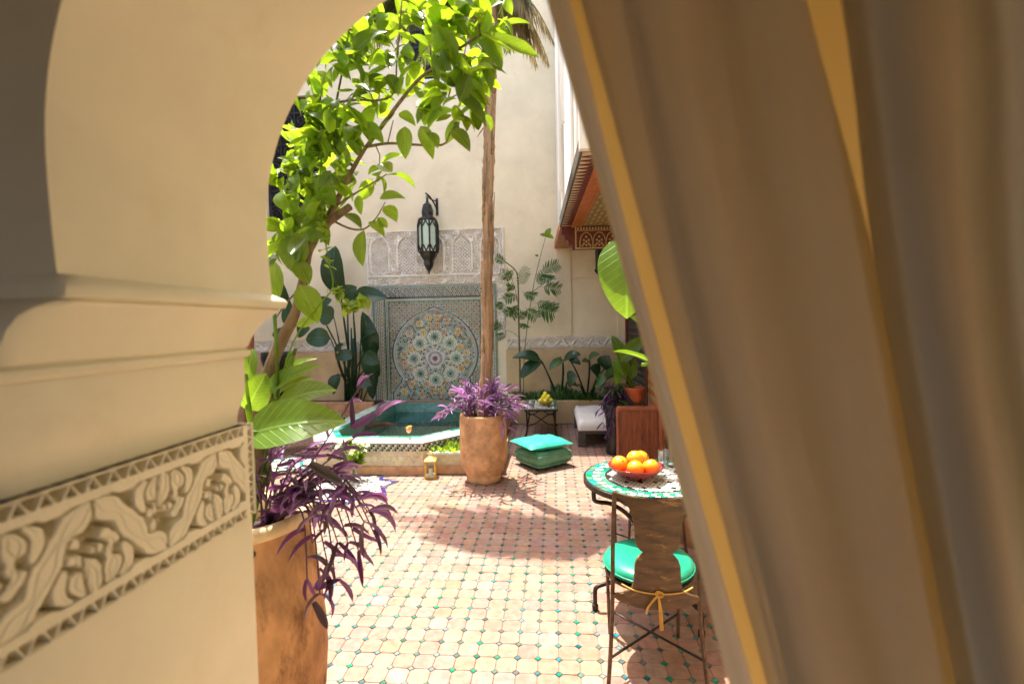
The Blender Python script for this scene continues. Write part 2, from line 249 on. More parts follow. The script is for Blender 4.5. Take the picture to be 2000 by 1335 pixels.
# ------------------------------------------------------------------ builders
class MB:
    "collects geometry for ONE mesh object"
    def __init__(s): s.v = []; s.f = []; s.mi = []
    def add(s, vs, fs, mi=0):
        o = len(s.v); s.v.extend(tuple(p) for p in vs)
        s.f.extend(tuple(i+o for i in f) for f in fs); s.mi.extend([mi]*len(fs)); return s
    def box(s, x0, y0, z0, x1, y1, z1, mi=0):
        return s.add([(x0, y0, z0), (x1, y0, z0), (x1, y1, z0), (x0, y1, z0), (x0, y0, z1), (x1, y0, z1), (x1, y1, z1), (x0, y1, z1)],
                     [(0, 3, 2, 1), (4, 5, 6, 7), (0, 1, 5, 4), (1, 2, 6, 5), (2, 3, 7, 6), (3, 0, 4, 7)], mi)
    def obox(s, mtx, sx, sy, sz, mi=0):
        o = len(s.v); s.box(-sx/2, -sy/2, -sz/2, sx/2, sy/2, sz/2, mi)
        for i in range(o, len(s.v)): s.v[i] = tuple(mtx @ Vector(s.v[i]))
        return s
    def prism(s, poly, h0, h1, f=lambda u, v, h: (u, v, h), mi=0):
        n = len(poly)
        vs = [f(u, v, h0) for u, v in poly] + [f(u, v, h1) for u, v in poly]
        fs = [tuple(range(n))[::-1], tuple(range(n, 2*n))] + [(i, (i+1) % n, n+(i+1) % n, n+i) for i in range(n)]
        return s.add(vs, fs, mi)
    def tube(s, pts, r, n=8, mi=0, caps=True):
        pts = [Vector(p) for p in pts]; k = len(pts)
        rr = r if isinstance(r, (list, tuple)) else [r]*k
        vs = []; fs = []; ref = None
        for i, p in enumerate(pts):
            d = (pts[min(i+1, k-1)] - pts[max(i-1, 0)]).normalized()
            if ref is None:
                ref = d.orthogonal().normalized()
            ref = (ref - d*ref.dot(d)); ref = ref.normalized() if ref.length > 1e-6 else d.orthogonal().normalized()
            q = d.cross(ref)
            for j in range(n):
                a = 2*math.pi*j/n
                vs.append(p + (ref*math.cos(a) + q*math.sin(a))*rr[i])
        for i in range(k-1):
            for j in range(n):
                fs.append((i*n+j, i*n+(j+1) % n, (i+1)*n+(j+1) % n, (i+1)*n+j))
        if caps: fs += [tuple(range(n))[::-1], tuple(range((k-1)*n, k*n))]
        return s.add(vs, fs, mi)
    def lathe(s, prof, n=24, c=(0, 0, 0), mi=0, wob=0.0, capb=True, capt=True, off=0.0):
        vs = []; fs = []; k = len(prof)
        for i, (r, z) in enumerate(prof):
            for j in range(n):
                a = 2*math.pi*(j+off)/n
                w_ = 1 + (wob*noise.noise(Vector((math.cos(a)*1.5, math.sin(a)*1.5, z*3+c[0]))) if wob else 0)
                vs.append((c[0]+r*w_*math.cos(a), c[1]+r*w_*math.sin(a), c[2]+z))
        for i in range(k-1):
            for j in range(n):
                fs.append((i*n+j, i*n+(j+1) % n, (i+1)*n+(j+1) % n, (i+1)*n+j))
        if capb: fs.append(tuple(range(n))[::-1])
        if capt: fs.append(tuple(range((k-1)*n, k*n)))
        return s.add(vs, fs, mi)
    def sphere(s, c, r, n=16, sc=(1, 1, 1), mi=0, pole=0.0):
        k = n//2; vs = []; fs = []
        for i in range(1, k):
            t_ = math.pi*i/k
            for j in range(n):
                a = 2*math.pi*j/n
                vs.append((c[0]+r*sc[0]*math.sin(t_)*math.cos(a), c[1]+r*sc[1]*math.sin(t_)*math.sin(a), c[2]+r*sc[2]*math.cos(t_)))
        m_ = len(vs); vs += [(c[0], c[1], c[2]+r*sc[2]*(1+pole)), (c[0], c[1], c[2]-r*sc[2]*(1+pole))]
        for i in range(k-2):
            for j in range(n): fs.append((i*n+j, (i+1)*n+j, (i+1)*n+(j+1) % n, i*n+(j+1) % n))
        for j in range(n):
            fs.append((m_, j, (j+1) % n)); fs.append((m_+1, (k-2)*n+(j+1) % n, (k-2)*n+j))
        return s.add(vs, fs, mi)
    def mesh(s, name, mats, smooth=False):
        me = D.meshes.new(name); me.from_pydata(s.v, [], s.f)
        for m_ in (mats if isinstance(mats, (list, tuple)) else [mats]): me.materials.append(M[m_])
        if any(s.mi): me.polygons.foreach_set('material_index', s.mi)
        if smooth: me.polygons.foreach_set('use_smooth', [True]*len(s.f))
        me.update(); return me
    def build(s, name, mats, parent=None, smooth=False, bevel=0, seg=2, loc=None, rotz=0, kind=None, auto=False):
        o = D.objects.new(name, s.mesh(name, mats, smooth or auto)); COL.objects.link(o)
        if parent: o.parent = parent
        if loc is not None: o.location = loc
        if rotz: o.rotation_euler.z = rotz
        if kind: o['kind'] = kind
        if auto: sharp(o.data)
        if bevel:
            bm = o.modifiers.new('bevel', 'BEVEL'); bm.width = bevel; bm.segments = seg; bm.limit_method = 'ANGLE'; bm.angle_limit = R(35)
        return o
def sharp(me, ang=40):
    import bmesh
    bm = bmesh.new(); bm.from_mesh(me)
    for e in bm.edges:
        if len(e.link_faces) == 2 and e.calc_face_angle(0) > R(ang): e.smooth = False
    bm.to_mesh(me); bm.free()
def tag(o, label=None, cat=None, group=None, kind=None):
    if label: o['label'] = label
    if cat: o['category'] = cat
    if group: o['group'] = group
    if kind: o['kind'] = kind
    return o
def thing(name, label, cat, loc=(0, 0, 0), rotz=0, group=None):
    o = D.objects.new(name, None); COL.objects.link(o); o.location = loc; o.rotation_euler.z = rotz; o.empty_display_size = 0.1
    return tag(o, label, cat, group)
def inst(name, me, parent=None, mtx=None):
    o = D.objects.new(name, me); COL.objects.link(o)
    if parent: o.parent = parent
    if mtx is not None: o.matrix_basis = mtx
    return o
KIDS = {}
def copy_tree(o, parent=None):
    c = o.copy(); COL.objects.link(c)
    if parent: c.parent = parent
    for ch in list(o.children): copy_tree(ch, c)
    return c
def catmull(pts, n=6):
    out = []; P_ = [Vector(p) for p in pts]
    for i in range(len(P_)-1):
        p0, p1, p2, p3 = P_[max(i-1, 0)], P_[i], P_[i+1], P_[min(i+2, len(P_)-1)]
        for k in range(n):
            t_ = k/n
            out.append(0.5*((2*p1) + (p2-p0)*t_ + (2*p0-5*p1+4*p2-p3)*t_*t_ + (3*p1-p0-3*p2+p3)*t_**3))
    out.append(P_[-1]); return out
def blade(shape, segs=8, arch=0.12, fold=0.12, across=4, wave=0.0, twist=0.0, mats='lemon_leaf', name='leaf', notch=0):
    "leaf of length 1 along +Y and full width 1 in X, base at the origin, arched so that both ends stay on the axis"
    b = MB(); vs = []; fs = []
    for i in range(segs+1):
        t_ = i/segs; hw = 0.5*shape(t_)
        z = arch*4*t_*(1-t_)
        for j in range(across+1):
            u = (j/across-0.5)*2
            zz = z + fold*abs(u)*hw + wave*math.sin(t_*14+u*2)*abs(u)*0.5
            tw = twist*(t_-0.5); x = u*hw
            yy = t_ - (notch*abs(u)**1.5*(1-t_)**3)
            vs.append((x*math.cos(tw)-zz*0*math.sin(tw), yy, zz + x*math.sin(tw)))
    for i in range(segs):
        for j in range(across):
            a = i*(across+1)+j
            fs.append((a, a+1, a+across+2, a+across+1))
    b.add(vs, fs); return b.mesh(name, mats, True)
ell = lambda t_: max(0.02, math.sin(math.pi*min(1, t_)**0.85)**0.8)
lance = lambda t_: max(0.02, (1-t_)**0.75*(0.45+1.9*t_)*1.0 if t_ > 0.06 else 0.5)
oval = lambda t_: max(0.02, math.sin(math.pi*t_**0.75)**0.62)
heart = lambda t_: max(0.02, (math.sin(math.pi*(0.18+0.82*t_)))**0.8*(1.15-0.25*t_))
def leaf_m(base, tip, width, normal, zs=None):
    base = Vector(base); tip = Vector(tip); y = tip-base; L = y.length; y.normalize()
    x = y.cross(Vector(normal));
    if x.length < 1e-4: x = y.orthogonal()
    x.normalize(); z = x.cross(y)
    zs = zs or L*0.9
    return Matrix(((x.x*width, y.x*L, z.x*zs, base.x), (x.y*width, y.y*L, z.y*zs, base.y), (x.z*width, y.z*L, z.z*zs, base.z), (0, 0, 0, 1)))
def rnd(a=1.0): return Vector((random.uniform(-a, a), random.uniform(-a, a), random.uniform(-a, a)))
def local(parent, m_):
    "world matrix to the parent's space (parents are unscaled empties, moved and turned about z)"
    pm = Matrix.Translation(parent.location) @ Matrix.Rotation(parent.rotation_euler.z, 4, 'Z')
    return pm.inverted() @ m_
def loc_pts(parent, pts):
    return [Vector(p) - parent.location for p in pts]
def relief(name, origin, udir, vdir, ndir, nu, nv, lu, lv, H, mat_, parent=None, kind=None):
    "carved slab: a grid of heights H[nv, nu] along ndir"
    u = np.linspace(0, lu, nu); v = np.linspace(0, lv, nv); Ug, Vg = np.meshgrid(u, v)
    co = (np.array(origin)[None, None] + Ug[..., None]*np.array(udir) + Vg[..., None]*np.array(vdir) + H[..., None]*np.array(ndir)).reshape(-1, 3)
    idx = np.arange(nu*nv).reshape(nv, nu)
    q = np.stack([idx[:-1, :-1], idx[:-1, 1:], idx[1:, 1:], idx[1:, :-1]], -1).reshape(-1, 4)
    if np.dot(np.cross(udir, vdir), ndir) < 0: q = q[:, ::-1]
    me = D.meshes.new(name); me.vertices.add(len(co)); me.vertices.foreach_set('co', co.ravel().astype(np.float32))
    me.loops.add(q.size); me.loops.foreach_set('vertex_index', q.ravel().astype(np.int32))
    me.polygons.add(len(q)); me.polygons.foreach_set('loop_start', np.arange(0, q.size, 4, dtype=np.int32)); me.polygons.foreach_set('loop_total', np.full(len(q), 4, dtype=np.int32))
    me.update(calc_edges=True); me.validate()
    me.materials.append(M[mat_]); me.polygons.foreach_set('use_smooth', np.ones(len(q), dtype=bool))
    o = D.objects.new(name, me); COL.objects.link(o)
    if parent: o.parent = parent
    if kind: o['kind'] = kind
    return o
def sstep(x, a, b): 
    t_ = np.clip((x-a)/(b-a), 0, 1); return t_*t_*(3-2*t_)
def arabesque(nu, nv, lu, lv, depth, soft, endborder=False):
    "running frieze: zigzag split-palmette ribbons, tear-drop leaves and scrolls packed tight, between two rows of drilled triangles"
    u = np.linspace(0, lu, nu); v = np.linspace(0, lv, nv); U, V = np.meshgrid(u, v)
    X = U/lv; W = V/lv; P_ = 1.30; lo, hi = 0.165, 0.835
    d1 = np.full(U.shape, -1.0); d2 = np.full(U.shape, -1.0); veins = np.zeros_like(U)
    def push(q):
        nonlocal d1, d2
        d2 = np.maximum(d2, np.minimum(d1, q)); d1 = np.maximum(d1, q)
    def stroke(pts, w0, w1, lob=0.0, nl=3, vein=True):
        nonlocal veins
        pts = np.array(pts, float); n_ = len(pts)-1; best = np.full(U.shape, 9.0); tt = np.zeros_like(U)
        for i in range(n_):
            ax, ay = pts[i]; bx, by = pts[i+1]; dx, dy = bx-ax, by-ay
            t_ = np.clip(((X-ax)*dx+(W-ay)*dy)/(dx*dx+dy*dy+1e-9), 0, 1); q = np.hypot(X-ax-t_*dx, W-ay-t_*dy)
            m_ = q < best; best = np.where(m_, q, best); tt = np.where(m_, (i+t_)/n_, tt)
        wd = w0+(w1-w0)*tt+lob*np.sin(tt*math.pi*nl)**2
        q = wd-best
        if vein: veins = np.maximum(veins, np.where(q > 0.01, np.exp(-((q-0.028)/0.007)**2), 0))
        push(q)
    def curve(x0, y0, a0, L, k, n_=7):
        p = [(x0, y0)]; a = R(a0)
        for i in range(n_):
            a += k/n_; p.append((p[-1][0]+L/n_*math.cos(a), p[-1][1]+L/n_*math.sin(a)))
        return p
    for c in range(-1, int(lu/lv/P_)+2):
        x0 = c*P_
        stroke([(x0, lo), (x0+P_*0.17, 0.33), (x0+P_*0.30, 0.62), (x0+P_*0.5, hi)], 0.040, 0.040, 0.035, 3)
        stroke([(x0+P_*0.5, hi), (x0+P_*0.66, 0.66), (x0+P_*0.82, 0.36), (x0+P_, lo)], 0.040, 0.040, 0.035, 3)
        for (bx, by, up) in ((x0+P_*0.5, lo, 1), (x0+P_, hi, -1)):
            stroke(curve(bx-0.02, by+0.02*up, 92*up, 0.44, 0.5*up), 0.050, 0.008, 0.02, 2)
            stroke(curve(bx-0.10, by+0.03*up, 120*up, 0.36, -1.0*up), 0.035, 0.02, 0.03, 2)
            stroke(curve(bx+0.10, by+0.03*up, 60*up, 0.36, 1.0*up), 0.035, 0.02, 0.03, 2)
            stroke(curve(bx-0.20, by+0.015*up, 150*up, 0.24, -1.5*up), 0.030, 0.012)
            stroke(curve(bx+0.20, by+0.015*up, 30*up, 0.24, 1.5*up), 0.030, 0.012)
            stroke(curve(bx-0.04, by+0.30*up, 150*up, 0.16, 2.2*up), 0.022, 0.012)
            stroke(curve(bx+0.05, by+0.30*up, 30*up, 0.16, -2.2*up), 0.022, 0.012)
    push(0.028-np.abs(np.abs(W-0.5)-0.355))
    h = np.minimum(sstep(d1-d2, 0.012, 0.012+2.2*soft), sstep(d1, -0.032-soft, -0.032+soft))
    h = np.where(np.abs(np.abs(W-0.5)-0.355) < 0.024, 1, h)
    def tri(Wr, Xr):
        f_ = (Xr/0.165) % 1.0; q = np.minimum(0.46-np.abs(f_-0.5)*1.0-Wr*0.42, np.minimum(Wr-0.12, 0.86-Wr)*0.8)
        f2 = (f_+0.5) % 1.0; q2 = np.minimum(0.30-np.abs(f2-0.5)-(1-Wr)*0.35, np.minimum(Wr-0.12, 0.86-Wr)*0.8)
        return 1-sstep(np.maximum(q, q2)*0.3, -soft*0.4, soft*0.6)
    Wr = np.clip((0.5-np.abs(W-0.5))/0.115, 0, 1)
    h = np.where(np.abs(W-0.5) > 0.383, tri(Wr, X), h); veins = np.where(np.abs(W-0.5) > 0.33, 0, veins)
    h = np.where(np.abs(W-0.5) > 0.488, 1, h)
    if endborder:
        e0 = (lu-U)/lv; m_ = e0 < 0.16
        h = np.where(m_, tri(np.clip(e0/0.115, 0, 1), W), h); h = np.where((e0 < 0.013) | ((e0 > 0.113) & (e0 < 0.17)), 1, h); veins = np.where(e0 < 0.18, 0, veins)
    return -depth*(1-h) - depth*0.055*veins*h

# ================================================================== the setting
ground = MB().box(-40, -40, -0.4, 40, 40, -0.02).build('ground', 'grout', kind='structure')
# pool outline (rim top) measured in plan
PZ = 0.345
pool_out = [(-2.92, 8.19), (-2.92, 5.62), (-2.66, 5.16), (-1.44, 5.16), (-1.10, 5.55), (-0.72, 5.95), (-0.72, 8.19)]
pool_in = [(-2.68, 8.00), (-2.68, 5.80), (-2.50, 5.50), (-1.56, 5.50), (-1.28, 5.82), (-0.98, 6.14), (-0.98, 8.00)]
def inside(x, y, poly):
    c = False; n = len(poly)
    for i in range(n):
        (x1, y1), (x2, y2) = poly[i], poly[(i+1) % n]
        if (y1 > y) != (y2 > y) and x < (x2-x1)*(y-y1)/(y2-y1)+x1: c = not c
    return c
STAR_C = (-2.10, 4.72)
star = [(STAR_C[0]+(0.52 if k % 2 == 0 else 0.385)*math.cos(R(22.5+22.5*k)), STAR_C[1]+(0.52 if k % 2 == 0 else 0.385)*math.sin(R(22.5+22.5*k))) for k in range(16)]
floor = MB().box(-5.6, 1.1, -0.02, 1.25, 7.85, -0.007).build('courtyard_floor', 'grout', kind='structure')
T = 0.10; DG = 0.0165
def oct_poly(cx, cy, g=0.0013):
    h = T/2-g; c = DG+0.001
    return [(cx-h+c, cy-h), (cx+h-c, cy-h), (cx+h, cy-h+c), (cx+h, cy+h-c), (cx+h-c, cy+h), (cx-h+c, cy+h), (cx-h, cy+h-c), (cx-h, cy-h+c)]
oct_me = []
for k in range(4):
    b = MB(); pl = oct_poly(0, 0); n = 8
    top = [(x*0.975, y*0.975, 0.0+random.uniform(-0.0009, 0.0009)) for x, y in pl]; mid = [(x, y, -0.0015) for x, y in pl]; bot = [(x, y, -0.012) for x, y in pl]
    b.add(top+mid+bot, [tuple(range(n))]+[(n+i, n+(i+1) % n, (i+1) % n, i) for i in range(n)]+[(2*n+i, 2*n+(i+1) % n, n+(i+1) % n, n+i) for i in range(n)])
    oct_me.append(b.mesh('floor_tile', 'tile'))
d_ = DG-0.001
ins = MB(); q = [(d_, 0), (0, d_), (-d_, 0), (0, -d_)]
ins.add([(x*0.9, y*0.9, 0.0004) for x, y in q]+[(x, y, -0.0015) for x, y in q]+[(x, y, -0.012) for x, y in q], [(0, 1, 2, 3)]+[(4+i, 4+(i+1) % 4, (i+1) % 4, i) for i in range(4)]+[(8+i, 8+(i+1) % 4, 4+(i+1) % 4, 4+i) for i in range(4)])
ins_me = ins.mesh('tile_inset', 'inset')
cells = []; dots = []
planter_corner = [(-1.42, 5.14), (-0.60, 5.14), (-0.60, 6.0), (-1.42, 6.0)]
for i in range(-55, 13):
    for j in range(12, 79):
        for lst, x, y in ((cells, (i+0.5)*T, (j+0.5)*T), (dots, i*T, j*T)):
            if inside(x, y, pool_out) or inside(x, y, planter_corner) or inside(x, y, star): continue
            if x > 1.2 or y > 7.8: continue
            px = 1000+FPX*(Vector((x, y, 0))-CAM).dot(RT)/(Vector((x, y, 0))-CAM).dot(FW)
            py = 667.5-FPX*(Vector((x, y, 0))-CAM).dot(UP)/(Vector((x, y, 0))-CAM).dot(FW)
            vis = 610 < px < 1400 and py < 1340
            lst.append((0 if vis else 1, y, x))
for lst, name, poly in ((cells, 'floor_tile', 0), (dots, 'tile_inset', 1)):
    lst.sort()
    for k, (v_, y, x) in enumerate(lst[:300]):
        mtx = Matrix.Translation((x, y, random.uniform(-0.0012, 0.0008))) @ Matrix.Rotation(random.uniform(-0.012, 0.012), 4, 'Z') @ Matrix.Rotation(random.uniform(-0.012, 0.012), 4, 'X') @ Matrix.Rotation(random.uniform(-0.012, 0.012), 4, 'Y')
        inst(name, random.choice(oct_me) if poly == 0 else ins_me, floor, mtx)
    b = MB()
    for (v_, y, x) in lst[300:]:
        dz = random.uniform(-0.0012, 0.0008); me = oct_me[0] if poly == 0 else ins_me
        a1, a2 = random.uniform(-0.012, 0.012), random.uniform(-0.012, 0.012)
        b.add([(v.co.x+x, v.co.y+y, v.co.z+dz+v.co.x*a1+v.co.y*a2) for v in me.vertices], [tuple(p.vertices) for p in me.polygons])
    b.build('tile_field' if poly == 0 else 'inset_field', 'tile' if poly == 0 else 'inset', floor, kind='stuff')
# the room the photograph is taken from
MB().box(-3.5, -3.5, -0.02, 3.2, 0.55, 0.0).build('room_floor', 'ochre', kind='structure')
MB().box(-3.5, -3.5, 3.2, 3.2, 1.1, 3.3).build('room_ceiling', 'room', kind='structure')
MB().box(-3.6, -3.6, 0, -3.5, 0.55, 3.2).box(3.2, -3.6, 0, 3.3, 0.55, 3.2).box(-3.5, -3.6, 0, -0.6, -3.5, 3.2).box(1.3, -3.6, 0, 3.2, -3.5, 3.2).box(-0.6, -3.6, 2.35, 1.3, -3.5, 3.2).build('room_wall', 'room', kind='structure')  # rear doorway gap added and sized to let daylight onto the curtain
MB().box(-1.2, 0.55, -0.02, 1.3, 1.1, 0.0).build('threshold', 'ochre', kind='structure')

# ---- the wall with the arch we look through
aw = thing('arch_wall', 'cream polished plaster wall with a horseshoe arch and carved frieze, filling the left foreground', 'wall', (0, 0.85, 0))
AX, AZc, AR, MIDX = -0.111, 1.86, 0.556, 0.05
prof = [(-0.660, 1.70), (-0.664, 1.76), (-0.6663, 1.82)]
a0 = math.pi
aend = math.acos((MIDX-AX)/AR)
for k in range(41):
    a = a0 + (aend-a0)*k/40
    prof.append((AX+AR*math.cos(a), AZc+AR*math.sin(a)))
prof_r = [(2*MIDX-x, z) for x, z in prof[::-1]][1:]
hole = prof + prof_r
YN, YF = 0.60, 1.10
b = MB(); n = len(hole)
for side, y in ((0, YN), (1, YF)):
    vs = [(x, y-0.85, z) for x, z in hole]; out = []
    for x, z in hole:
        if z < 1.9: out.append((-3.5 if x < 0 else 3.2, y-0.85, z))
        else:
            f_ = (x-MIDX)/0.72
            out.append((max(-3.5, min(3.2, MIDX+f_*3.4)), y-0.85, 4.2))
    fs = [((i, i+1, n+i+1, n+i) if side else (i+1, i, n+i, n+i+1)) for i in range(n-1)]
    b.add(vs+out, fs)
vs = [(x, YN-0.85, z) for x, z in hole]+[(x, YF-0.85, z) for x, z in hole]
b.add(vs, [(i, i+1, n+i+1, n+i) for i in range(n-1)])
arch = b.build('arch', 'tadelakt', aw, auto=True)
MB().box(-9, 1.12, 3.9, 4, 1.35, 4.6).build('upper_wall', 'plaster', aw, loc=(0, -0.85, 0))
# jambs and imposts: rings of plan extents per height
def ringstack(levels, mirror):
    "levels: (z, x_face, y_near, y_far); the solid runs from x_face away from the opening"
    b = MB(); vs = []; fs = []
    rr = 0.018 if len(levels) < 4 else 0.03
    for z, xf, yn, yf in levels:
        pts = [(-3.5, yn), (xf-rr, yn), (xf-rr*0.3, yn+rr*0.3), (xf, yn+rr), (xf, yf-rr*0.6), (xf-rr*0.18, yf-rr*0.18), (xf-rr*0.6, yf), (-3.5, yf)]
        for x, y in pts: vs.append((x if not mirror else 2*MIDX-x, y-0.85, z))
    k = 8
    for i in range(len(levels)-1):
        for j in range(k-1):
            f_ = (i*k+j, i*k+j+1, (i+1)*k+j+1, (i+1)*k+j); fs.append(f_ if not mirror else f_[::-1])
    t_ = tuple(range((len(levels)-1)*k, len(levels)*k)); fs.append(t_ if not mirror else t_[::-1])
    return b.add(vs, fs)
JY = 0.53
jl = [(0, -0.70, JY, 1.06), (1.195, -0.70, JY, 1.06)]
ju = [(1.4055, -0.716, JY+0.012, 1.05), (1.420, -0.7155, JY+0.012, 1.05), (1.436, -0.713, JY+0.009, 1.052), (1.452, -0.708, JY+0.005, 1.055), (1.468, -0.703, JY+0.001, 1.058), (1.49, -0.70, JY, 1.06), (1.557, -0.70, JY, 1.06)]
imp = [(1.557, -0.697, 0.527, 1.063), (1.562, -0.690, 0.522, 1.07), (1.572, -0.690, 0.522, 1.07), (1.577, -0.697, 0.530, 1.063), (1.583, -0.692, 0.543, 1.065), (1.60, -0.688, 0.546, 1.072), (1.625, -0.680, 0.550, 1.088), (1.643, -0.672, 0.558, 1.108), (1.654, -0.664, 0.570, 1.125), (1.663, -0.655, 0.590, 1.135), (1.668, -0.658, 0.599, 1.135),
       (1.670, -0.648, 0.598, 1.15), (1.683, -0.645, 0.597, 1.155), (1.691, -0.649, 0.598, 1.15), (1.700, -0.6595, 0.60, 1.12)]
for mir in (False, True):
    b = ringstack(jl, mir); b2 = ringstack(ju, mir); b.add(b2.v, b2.f)
    b.build('jamb', 'tadelakt', aw, auto=True)
    ringstack(imp, mir).build('impost', 'tadelakt', aw, auto=True)
# carved frieze on the jamb, facing the passage
FZ0, FZ1 = 1.195, 1.405; FL = 1.06-JY
nu, nv = 600, 215
H = arabesque(nu, nv, FL, FZ1-FZ0, 0.036, 0.007, True)
relief('carved_frieze', (-0.694, JY-0.85, FZ0), (0, 1, 0), (0, 0, 1), (1, 0, 0), nu, nv, FL, FZ1-FZ0, H, 'stucco_near', aw)
MB().box(-3.5, JY, FZ0, -0.734, 1.059, FZ1).box(-0.734, JY, FZ0, -0.6945, JY+0.004, FZ1).box(-0.734, 1.054, FZ0, -0.6945, 1.06, FZ1).box(2*MIDX+0.70, JY, FZ0, 3.2, 1.06, FZ1).build('frieze_backing', 'tadelakt', aw, loc=(0, -0.85, 0))

# ---- far wall
YW = 8.20
fw = thing('courtyard_wall', 'tall cream plaster back wall of the courtyard behind the pool', 'wall', (0, YW, 0))
def wall_holes(x0, x1, z0, z1, th, holes):
    "wall in the XZ plane, front at y=0 going back to th, with real openings"
    b = MB()
    xs = sorted({x0, x1, *[h[0] for h in holes], *[h[1] for h in holes]}); zs = sorted({z0, z1, *[h[2] for h in holes], *[h[3] for h in holes]})
    for i in range(len(xs)-1):
        for j in range(len(zs)-1):
            cx, cz = (xs[i]+xs[i+1])/2, (zs[j]+zs[j+1])/2
            if any(h[0] < cx < h[1] and h[2] < cz < h[3] for h in holes): continue
            a, c, p, q_ = xs[i], xs[i+1], zs[j], zs[j+1]
            b.add([(a, 0, p), (c, 0, p), (c, 0, q_), (a, 0, q_)], [(0, 1, 2, 3)]); b.add([(a, th, p), (c, th, p), (c, th, q_), (a, th, q_)], [(3, 2, 1, 0)])
    for a, c, p, q_ in holes:
        b.add([(a, 0, p), (c, 0, p), (c, 0, q_), (a, 0, q_), (a, th, p), (c, th, p), (c, th, q_), (a, th, q_)], [(0, 4, 5, 1), (1, 5, 6, 2), (2, 6, 7, 3), (3, 7, 4, 0)])
    b.add([(x0, 0, z1), (x1, 0, z1), (x1, th, z1), (x0, th, z1)], [(0, 1, 2, 3)])
    return b
WTOP = 8.5
win1 = (-2.36, -1.72, 5.74, 7.2); win2 = (-4.95, -3.90, 3.50, 5.62)
wall_holes(-5.6, 4, 0, WTOP, 0.3, [win1, win2, (-3.18, -0.80, 2.32, 3.245)]).build('wall', 'plaster', fw)
MB().box(-5.2, 0.3, 3.2, -1.5, 0.32, 7.5).build('dark_backing', 'void', fw)  # black sheet carries the darkness of the rooms behind the windows
def grille(wn, sill, nx, nz, parent, scroll):
    x0, x1, z0, z1 = wn
    b = MB(); f_ = 0.05
    b.box(x0, 0.06, z0, x0+f_, 0.11, z1).box(x1-f_, 0.06, z0, x1, 0.11, z1).box(x0+f_, 0.06, z0, x1-f_, 0.11, z0+f_).box(x0+f_, 0.06, z1-f_, x1-f_, 0.11, z1)
    win = b.build('window', 'black_wood', parent)
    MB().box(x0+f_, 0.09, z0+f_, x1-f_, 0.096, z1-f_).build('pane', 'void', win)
    g = MB()
    for i in range(1, nx):
        x = x0+(x1-x0)*i/nx; g.box(x-0.012, 0.055, z0+f_, x+0.012, 0.08, z1-f_)
    for i in range(1, nz):
        z = z0+(z1-z0)*i/nz; g.box(x0+f_, 0.05, z-0.012, x1-f_, 0.054, z+0.012)
    if scroll:
        for i in range(nx):
            for k in range(nz):
                cx = x0+(x1-x0)*(i+0.5)/nx; cz = z0+(z1-z0)*(k+0.5)/nz; r_ = 0.38*min((x1-x0)/nx, (z1-z0)/nz)
                g.tube([(cx+r_*(1-t_/14)*math.cos(t_*0.75), 0.045, cz+r_*(1-t_/14)*math.sin(t_*0.75)) for t_ in range(13)], 0.012, 5)
    g.build('iron_grille', 'black_wood', win)
    if sill: MB().box(x0-0.07, -0.06, z0-0.17, x1+0.07, -0.002, z0-0.002).build('window_sill', 'stucco', win, bevel=0.01)
grille(win1, True, 3, 5, fw, False); grille(win2, False, 4, 8, fw, True)
# dado, pilasters, band frieze
MB().box(-5.6, -0.02, 0, -3.22, -0.002, 1.19).box(-0.80, -0.02, 0, 1.25, -0.002, 1.19).build('dado', 'ochre', fw)
MB().box(-5.6, -0.025, 1.40, -3.90, -0.002, 2.9).box(0.06, -0.025, 1.40, 0.31, -0.002, 2.95).box(1.06, -0.025, 1.40, 1.25, -0.002, 2.6).box(0.31, -0.025, 2.36, 1.25, -0.002, 2.40).build('pilaster', 'plaster', fw, bevel=0.004)
def band(x0, x1):
    L = x1-x0; nu = int(L/0.009); nv = 26
    H = arabesque(nu, nv, L, 0.205, 0.027, 0.04)
    H[0] = H[-1] = -0.025; H[:, 0] = H[:, -1] = -0.025
    relief('frieze_band', (x0, -0.03, 1.192), (1, 0, 0), (0, 0, 1), (0, -1, 0), nu, nv, L, 0.205, H, 'stucco', fw)
band(-5.6, -3.20); band(-0.79, 1.24)
